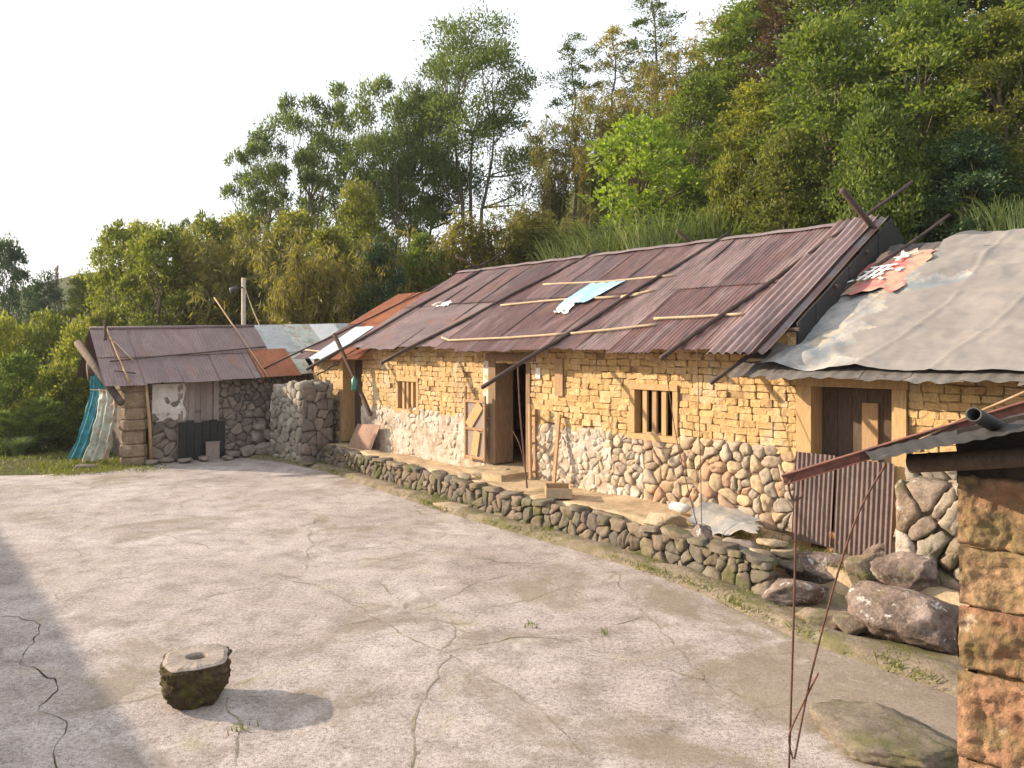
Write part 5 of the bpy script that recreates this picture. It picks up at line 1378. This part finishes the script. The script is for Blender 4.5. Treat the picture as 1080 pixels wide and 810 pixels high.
def mk_slender(seed, h=12, R_=1.7, mat='acacia', kind='slender'):
    rng = random.Random(seed); g = np.random.default_rng(seed); mb = MB()
    P = limb(mb, (0, 0, -.4), (rng.uniform(-.4, .4), rng.uniform(-.4, .4), h * .95), .12, .03, rng, 9, .02); lobes = []
    for i in range(24):
        z = .32 + .68 * i / 23; a = i * 2.4; rr = R_ * (1.1 - .6 * z) * rng.uniform(.3, 1.1); c = np.array([math.cos(a) * rr, math.sin(a) * rr, h * z]); lobes.append((c, R_ * rng.uniform(.22, .40)))
        limb(mb, (0, 0, h * z - .6), c, .03, .01, rng, 3, .1)
    save(kind, mb, M['bark'], lobes_crown(g, lobes, 260, .17, .07, 14, .25), L[mat], h, R_)

def mk_conifer(seed, h=11, R_=2.2):
    rng = random.Random(seed); g = np.random.default_rng(seed); mb = MB(); limb(mb, (0, 0, -.4), (0, 0, h), .15, .02, rng, 8, .01); qs = []
    for i in range(90):
        z = .18 + .80 * (i / 89); a = i * 2.4; l = R_ * (1.05 - z) * rng.uniform(.7, 1.1) + .15; d = np.array([math.cos(a), math.sin(a), rng.uniform(.0, .35)])
        b = np.array([0, 0, h * z]); mb.tube([V(b), V(b + d * l)], [.025, .006], 4, caps=False)
        m = 110; t = g.uniform(.15, 1, (m, 1)); Pp = b + d * l * t + g.normal(0, .10, (m, 3)) * np.array([1, 1, .7]); qs.append(leaf_quads(Pp, np.tile(d, (m, 1)), g, .22, .04, .4, .7))
    save('conifer', mb, M['bark'], np.concatenate(qs), L['conifer'], h, R_)

def mk_tuft(seed, h=1.6, n=340, mat='sgrass', kind='tuft', wd=.022):
    rng = random.Random(seed); g = np.random.default_rng(seed); qs = []
    for i in range(n):
        a = rng.uniform(0, 6.28); l = h * rng.uniform(.6, 1.25); o = l * rng.uniform(.15, .75); b = np.array([math.cos(a) * .25 * rng.random(), math.sin(a) * .25 * rng.random(), 0]); d = np.array([math.cos(a), math.sin(a), 0]); s = np.array([-math.sin(a), math.cos(a), 0]); pr = None
        for k in range(5):
            t0, t1 = k / 5, (k + 1) / 5
            p = lambda t: b + d * o * t ** 1.8 + np.array([0, 0, l * (t - .42 * t ** 3)])
            w0, w1 = wd * (1 - t0 * .9), wd * (1 - t1 * .9)
            qs.append(np.stack([p(t0) - s * w0, p(t0) + s * w0, p(t1) + s * w1, p(t1) - s * w1]))
    save(kind, None, None, np.stack(qs), L[mat], h * .68, h * .6)

for k in range(4): mk_broad('broad', 100 + k, R_=3.0)
for k in range(2): mk_broad('warm', 110 + k, mat='broad_warm', R_=2.9)
for k in range(2): mk_broad('yellow', 120 + k, h=7, R_=2.5, lo=.05, nl=22, mat='yellow', ln=.17, wd=.09)
for k in range(2): mk_broad('darktree', 130 + k, h=9, R_=2.8, lo=.08, nl=24, mat='dark', ln=.2, wd=.10)
for k in range(3): mk_broad('shrub', 140 + k, h=3, R_=1.9, lo=-.02, nl=15, per=560, ln=.14, wd=.07, mat=['yellow', 'broad', 'broad_warm'][k])
mk_broad('lime', 150, h=6.0, R_=1.9, lo=.45, nl=17, per=300, ln=.17, wd=.09, mat='lime', lr=(.24, .40))
mk_acacia('acacia', 201, nl=34, lo=.46); mk_acacia('acacia', 205, 11, 4.2, 22, 2, 760); mk_acacia('thin_acacia', 203, 11, 3.2, 17, 2, 560, .42); mk_acacia('thin_acacia', 204, 11, 3.0, 16, 2, 560, .40)
mk_bamboo(301); mk_bamboo(302); mk_bamboo(303, 11, 2.2, 34, 230)
mk_slender(401); mk_slender(402, mat='bamboo'); mk_conifer(501)
mk_tuft(601); mk_tuft(602)

NUSE = {}
def plant(kind, px, Y, ytop, wpx, label, name, cat, group=None, var=None, rot=None, sink=0.0, zb=None):
    lst = PROTO[kind]; i = NUSE.get(kind, 0); NUSE[kind] = i + 1
    tm, cm, h, rad = lst[(i if var is None else var) % len(lst)]
    x = (px - 540) / F * Y; z = (terrain_z(x, Y) if zb is None else zb) - sink; zt = H - (ytop - HY) / F * Y
    sz = max(.25, (zt - z) / (h * .97)); sx = wpx * Y / F / (2 * rad) if wpx else sz
    r = empty(name, V((x, Y, z)), label, cat, group); r.scale = (sx, sx, sz); r.rotation_euler = (0, 0, (i * 2.1) if rot is None else rot)
    for nm, me in (('trunk' if kind[:3] != 'bam' else 'culms', tm), ('crown' if kind not in ('tuft',) else 'blades', cm)):
        if me is None: continue
        o = bpy.data.objects.new(nm, me); COL.objects.link(o); o.parent = r
    return r

T_ = 'tree'
GR = 'broadleaf trees on the hillside behind the farmhouse'
# left horizon
plant('darktree', 8, 36, 258, 66, 'dark round tree at the far left edge of the picture', 'broadleaf_tree', T_, rot=1)
plant('darktree', 48, 44, 296, 60, 'dim green tree right of the dark tree on the left horizon', 'broadleaf_tree', T_)
plant('conifer', 60, 50, 284, 16, 'small reddish conifer tip on the left skyline', 'conifer_tree', T_)
plant('warm', 92, 36, 296, 70, 'low green tree below the gap in the left skyline', 'broadleaf_tree', T_)
plant('yellow', 124, 31, 246, 92, 'sunny yellow-green tree left of the pair behind the shed', 'broadleaf_tree', T_, rot=.4)
plant('yellow', 168, 29, 246, 104, 'sunny yellow-green tree right behind the shed roof', 'broadleaf_tree', T_)
plant('warm', 150, 34, 243, 80, 'taller green tree at the back of the trees behind the shed', 'broadleaf_tree', T_)
plant('warm', 196, 30, 252, 70, 'olive green tree between the shed trees and the big bamboo', 'broadleaf_tree', T_)
plant('thin_acacia', 188, 36, 236, 40, 'wispy tree top rising above the shed trees', 'acacia_tree', T_)
# bamboo
plant('bamboo', 255, 29, 192, 130, 'big golden bamboo clump behind the utility post', 'bamboo_clump', 'bamboo', var=0)
plant('bamboo', 302, 28, 200, 120, 'olive bamboo clump right of the golden one', 'bamboo_clump', 'bamboo', var=1)
plant('bamboo', 222, 30, 214, 90, 'smaller bamboo clump left of the utility post', 'bamboo_clump', 'bamboo', var=1)
plant('warm', 310, 33, 232, 110, 'olive tree filling the gap behind the bamboo clumps', 'broadleaf_tree', T_)
plant('warm', 250, 34, 238, 110, 'olive tree behind the golden bamboo clump', 'broadleaf_tree', T_)
plant('bamboo', 340, 30, 226, 90, 'bamboo clump at the foot of the airy acacias', 'bamboo_clump', 'bamboo', var=0)
plant('bamboo', 430, 31, 214, 100, 'bamboo clump below the thin curved acacia', 'bamboo_clump', 'bamboo', var=1)
plant('bamboo', 318, 26, 224, 90, 'golden bamboo clump in front of the olive filling tree', 'bamboo_clump', 'bamboo', var=0)
plant('bamboo', 368, 26, 218, 100, 'golden bamboo clump behind the grey lean-to roof', 'bamboo_clump', 'bamboo', var=1)
plant('bamboo', 418, 26.5, 212, 100, 'golden bamboo clump above the annex roof', 'bamboo_clump', 'bamboo', var=0)
plant('thin_acacia', 262, 36, 158, 80, 'low airy acacia above the golden bamboo clump', 'acacia_tree', T_)
plant('thin_acacia', 310, 40, 116, 90, 'airy acacia behind the leftmost pair on the skyline', 'acacia_tree', T_)
plant('thin_acacia', 362, 41, 100, 90, 'airy acacia filling between the second and the curved one', 'acacia_tree', T_)
plant('acacia', 400, 36, 150, 110, 'low spreading acacia behind the golden bamboo of the lean-to', 'acacia_tree', T_, var=1)
plant('yellow', 218, 33, 236, 90, 'yellow-green tree behind the smaller bamboo clump', 'broadleaf_tree', T_)
# acacias on the skyline
plant('thin_acacia', 282, 37, 146, 90, 'leftmost airy acacia on the skyline', 'acacia_tree', T_)
plant('thin_acacia', 335, 38, 108, 100, 'airy acacia with bare limbs, second on the skyline', 'acacia_tree', T_)
plant('thin_acacia', 388, 38, 88, 90, 'airy acacia left of the tallest dark one', 'acacia_tree', T_)
plant('thin_acacia', 432, 40, 104, 110, 'thin acacia with curved trunks close to the tallest one', 'acacia_tree', T_)
plant('acacia', 496, 39, 36, 178, 'tallest dark acacia with wide crown and forked trunks', 'acacia_tree', T_, var=0)
plant('acacia', 448, 40, 104, 110, 'spreading acacia low on the left of the tallest one', 'acacia_tree', T_, var=1)
plant('slender', 604, 37, 54, 60, 'slender tree right of the tallest acacia', 'slender_tree', T_, var=0)
plant('slender', 646, 38, 40, 64, 'slender tree crowned with dark tufts', 'slender_tree', T_, var=1)
plant('slender', 690, 36, 8, 74, 'tall slender tree in the gap of bright sky', 'slender_tree', T_, var=0)
# middle dark belt and bamboo over the left part of the roof
plant('warm', 345, 27.5, 250, 100, 'dark green tree right of the bamboo clumps', 'broadleaf_tree', T_)
plant('darktree', 400, 26, 262, 80, 'dark shadowed tree behind the left roof end', 'broadleaf_tree', T_)
plant('broad', 445, 27, 256, 80, 'dull green tree above the left ridge corner', 'broadleaf_tree', T_)
plant('warm', 378, 30, 204, 90, 'olive tree standing above the dark shadowed tree', 'broadleaf_tree', T_)
plant('bamboo', 478, 29, 208, 110, 'bamboo clump above the left ridge corner', 'bamboo_clump', 'bamboo', var=0)
plant('bamboo', 530, 28, 192, 120, 'golden bamboo clump below the tallest acacia', 'bamboo_clump', 'bamboo', var=1)
plant('bamboo', 580, 28, 196, 110, 'golden bamboo clump left of the lime-green tree', 'bamboo_clump', 'bamboo', var=0)
plant('bamboo', 585, 34, 96, 60, 'tall bamboo right of the tallest acacia', 'bamboo_clump', 'bamboo', var=2)
plant('bamboo', 622, 33, 70, 70, 'tall brownish bamboo above the lime-green tree', 'bamboo_clump', 'bamboo', var=2)
plant('bamboo', 664, 33, 60, 60, 'tall bamboo between slender trees', 'bamboo_clump', 'bamboo', var=2)
plant('bamboo', 712, 31, 22, 80, 'tall golden bamboo against the gap of sky', 'bamboo_clump', 'bamboo', var=2)
plant('bamboo', 758, 32, -10, 90, 'tallest bamboo left of the reddish conifer', 'bamboo_clump', 'bamboo', var=2)
plant('lime', 674, 24.0, 136, 152, 'bright lime-green young tree behind the ridge', 'young_tree', T_)
plant('shrub', 770, 21.5, 172, 84, 'dull green bush right of the lime-green tree', 'bush', 'bush', var=2)
plant('shrub', 735, 24, 186, 80, 'dark bush behind the lime-green tree', 'bush', 'bush', var=1)
plant('conifer', 820, 27, -40, 120, 'rusty conifer at the top of the picture', 'conifer_tree', T_)
# right forest
plant('broad', 735, 27, 88, 110, 'green tree above and right of the lime-green tree', 'broadleaf_tree', T_, GR)
plant('warm', 800, 22.5, 96, 130, 'leafy tree above the middle right of the ridge', 'broadleaf_tree', T_, GR)
plant('broad', 872, 20, 30, 170, 'big sunlit leafy tree above the right gable', 'broadleaf_tree', T_, GR)
plant('warm', 830, 18.8, 150, 120, 'lower sunlit tree just behind the right end of the ridge', 'broadleaf_tree', T_, GR)
plant('broad', 965, 18.5, 12, 170, 'big leafy tree above the tarped roof', 'broadleaf_tree', T_, GR)
plant('broad', 920, 17, 120, 120, 'dense low tree behind the raised ridge poles', 'broadleaf_tree', T_, GR)
plant('warm', 1052, 17.5, 24, 150, 'tree with orange-tinted leaves at the right edge', 'broadleaf_tree', T_, GR)
plant('darktree', 1020, 16.5, 150, 130, 'dark tree in the shade over the tarped roof', 'broadleaf_tree', T_, GR)
plant('broad', 1120, 18, -20, 170, 'tree cut off by the upper right corner', 'broadleaf_tree', T_, GR)
plant('broad', 790, 30, 14, 150, 'back-row tree left of the rusty conifer', 'broadleaf_tree', T_, GR)
plant('broad', 905, 26, -70, 190, 'back-row tree above the big sunlit one', 'broadleaf_tree', T_, GR)
plant('warm', 1000, 25, -90, 190, 'back-row tree above the tarped roof', 'broadleaf_tree', T_, GR)
plant('broad', 1085, 24, -100, 190, 'back-row tree near the upper right corner', 'broadleaf_tree', T_, GR)
plant('broad', 850, 34, -110, 190, 'farthest tree at the top above the rusty conifer', 'broadleaf_tree', T_, GR)
# left thicket
GS = 'bushes of the thicket left of the shed'
for i, (px, Y, yt, w, vv, lb) in enumerate(((0, 26, 344, 90, 0, 'bush of the left thicket, cut by the edge of the picture'), (45, 27, 338, 90, 0, 'sunlit yellow-green bush at the top of the left thicket'), (85, 25, 352, 80, 0, 'yellow-green bush touching the end of the shed roof'),
    (20, 23.5, 378, 100, 1, 'mid-green bush in front of the left thicket'), (66, 23, 388, 90, 2, 'olive bush left of the log under the shed gable'), (-20, 22, 400, 90, 1, 'low green bush at the very left edge'),
    (96, 24, 392, 60, 1, 'green bush behind the teal tarp'), (42, 21.8, 424, 80, 1, 'lowest bush beside the grass path'), (4, 21, 436, 70, 1, 'dark low bush at the left edge of the path'), (110, 28, 330, 60, 2, 'bush rising behind the left end of shed roof'))):
    plant('shrub', px, Y, yt, w, lb, 'bush', 'bush', GS, var=vv)
plant('tuft', 20, 20.3, 462, 40, 'leafy grass tuft beside the path at the far left', 'grass_tuft', 'grass tuft')
# silvergrass above the ridge
rng = random.Random(66)
for i, (px, Y, yt, w) in enumerate(((600, 22, 252, 60), (622, 21, 238, 60), (645, 20.5, 228, 70), (668, 20, 232, 60), (690, 19.5, 226, 64), (712, 19.2, 222, 64), (736, 19, 226, 64), (760, 18.4, 218, 60), (635, 19.6, 250, 50), (700, 18.6, 244, 50), (1045, 15, 214, 50), (1062, 14.6, 206, 56), (1080, 14.4, 216, 50))):
    Y = (7.5 + .3 * (i % 4) + 9.72) / (.752 * (px - 540) / F + .659)
    plant('tuft', px, Y, yt + 14, w * 1.9, 'arching silvergrass tuft at the ridge of the tarped roof' if px > 1000 else 'arching pale silvergrass tuft showing above the ridge, right of centre', 'silvergrass', 'grass tuft', 'silvergrass over the tarped roof' if px > 1000 else 'silvergrass behind the main ridge')
# undergrowth filling the wood (one mass)
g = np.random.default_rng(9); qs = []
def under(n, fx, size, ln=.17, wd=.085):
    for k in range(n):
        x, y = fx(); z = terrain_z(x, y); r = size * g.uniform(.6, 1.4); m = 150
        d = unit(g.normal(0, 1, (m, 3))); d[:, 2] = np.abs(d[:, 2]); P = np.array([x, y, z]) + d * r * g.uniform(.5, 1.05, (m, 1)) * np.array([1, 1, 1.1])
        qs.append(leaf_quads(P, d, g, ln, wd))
def zone1():
    Y = g.uniform(15, 50) ; px = g.uniform(230, 1180); x = (px - 540) / F * Y
    while (x - HA.x) * HB.x + (Y - HA.y) * HB.y < 9.2: Y += .7; x = (px - 540) / F * Y
    return x, Y
def zone2():
    Y = g.uniform(24.5, 42); px = g.uniform(-120, 300); return (px - 540) / F * Y, Y
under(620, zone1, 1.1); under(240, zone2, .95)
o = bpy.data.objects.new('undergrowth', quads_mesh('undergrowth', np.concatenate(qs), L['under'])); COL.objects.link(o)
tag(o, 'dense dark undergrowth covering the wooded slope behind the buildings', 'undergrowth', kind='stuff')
# grass along kerb, path and wall feet (one mass)
g = np.random.default_rng(5); qs = []
def blades(p, n, h, spread, wd=.006):
    P = np.array(p) + np.concatenate([g.normal(0, spread, (n, 2)), np.zeros((n, 1))], 1); A = unit(g.normal(0, .55, (n, 3)) * np.array([1, 1, .3]) + np.array([0, 0, 1])); l = h * g.uniform(.5, 1.4, (n, 1)); S = unit(np.cross(A, g.normal(0, 1, (n, 3)))); dr = g.normal(0, .35, (n, 3)) * l * .5; dr[:, 2] = 0
    w = wd * (1 + h)
    qs.append(np.stack([P - S * w, P + S * w, P + A * l * .55 + S * w * .7, P + A * l * .55 - S * w * .7], 1)); qs.append(np.stack([P + A * l * .55 - S * w * .7, P + A * l * .55 + S * w * .7, P + A * l + dr + S * w * .1, P + A * l + dr - S * w * .1], 1))
for k in range(330):
    p = polyline(EDGE, g.uniform(0, .93)); off = g.uniform(.02, .42); q = p + HB * off; n_ = fbm(q, 1.1, 2)
    if n_ < -.05: continue
    blades((q.x, q.y, .045), int(g.uniform(10, 34)), g.uniform(.03, .085), .09)
for k in range(170):
    t = g.uniform(0, 1); q = on_z(52 + 110 * t + g.uniform(-6, 6), 498 - 7 * t + g.uniform(-9, 4), 0); blades((q.x, q.y, -.02), 34, g.uniform(.05, .12), .2, .009)
for k in range(150):
    q = on_z(g.uniform(-40, 110), g.uniform(474, 497), 0); blades((q.x, q.y, terrain_z(q.x, q.y)), 26, g.uniform(.04, .10), .22, .009)
for k in range(70):
    s = g.uniform(-1.5, 1.2); q = hp(s, -g.uniform(.15, .9), .30 if s < .2 else .42); blades(tuple(q), 26, g.uniform(.03, .08), .10)
for (px, py) in ((640, 668), (255, 770), (900, 690), (940, 705), (975, 712), (850, 650), (880, 655), (1010, 660), (990, 705), (560, 660)):
    q = on_z(px, py, 0); blades(tuple(q), 22, .045, .05)
o = bpy.data.objects.new('grass', quads_mesh('grass', np.concatenate(qs), L['grass'])); COL.objects.link(o)
tag(o, 'short dry grass and weeds along the kerb, path and wall feet', 'grass', kind='stuff')


mb = MB(); mb.box(V((-330, -90, -7)), V((660, 0, 0)), V((0, 560, 0)), V((0, 0, 37)))
hm, nt, out = new_mat('air'); pv = nt.nodes.new('ShaderNodeVolumePrincipled'); pv.inputs['Color'].default_value = (.92, .95, 1, 1); pv.inputs['Density'].default_value = .0004; pv.inputs['Anisotropy'].default_value = .3
nt.links.new(pv.outputs[0], out.inputs['Volume'])
tag(mb.build('haze', hm), 'thin bright haze in the evening air over the yard and the wooded slope', 'haze', kind='stuff')

# ------------------------------------------------------------------ light, sky, camera
SUN_AZ = V((-.97, .24, 0)).normalized(); EL = R(20)
sd = V((SUN_AZ.x * math.cos(EL), SUN_AZ.y * math.cos(EL), math.sin(EL)))
li = bpy.data.lights.new('sun', 'SUN'); li.energy = 5.0; li.angle = R(.6); li.color = (1.0, .82, .62)
lo = bpy.data.objects.new('sun', li); COL.objects.link(lo); lo.rotation_euler = (-sd).to_track_quat('-Z', 'Y').to_euler(); lo.location = (-30, 10, 30)
wd = bpy.data.worlds.new('World'); SC.world = wd; wd.use_nodes = True; nt = wd.node_tree
bg = nt.nodes['Background']; sky = nt.nodes.new('ShaderNodeTexSky'); sky.sky_type = 'NISHITA'; sky.sun_disc = False
sky.sun_elevation = EL; sky.sun_rotation = math.atan2(SUN_AZ.x, SUN_AZ.y); sky.air_density = 1.2; sky.dust_density = 6.0; sky.ozone_density = 1.0; sky.altitude = 50
hz = nt.nodes.new('ShaderNodeMix'); hz.data_type = 'RGBA'; hz.inputs[0].default_value = .76; hz.inputs[7].default_value = (5.5, 5.7, 6.0, 1)
nt.links.new(sky.outputs[0], hz.inputs[6]); nt.links.new(hz.outputs[2], bg.inputs['Color']); bg.inputs['Strength'].default_value = .15   # thin white overcast veil mixed over the clear sky
cam = bpy.data.cameras.new('camera'); co = bpy.data.objects.new('camera', cam); COL.objects.link(co)
co.location = (0, 0, H); co.rotation_euler = (R(90), 0, 0); cam.sensor_width = 36; cam.lens = 36 * F / 1080
cam.shift_y = -(405 - HY) / 1080; cam.clip_end = 1500; cam.clip_start = .05
SC.camera = co
SC.view_settings.view_transform = 'Standard'; SC.view_settings.look = 'None'; SC.view_settings.exposure = .80; SC.view_settings.gamma = 1
SC.cycles.max_bounces = 8; SC.cycles.transparent_max_bounces = 8; SC.cycles.use_denoising = True
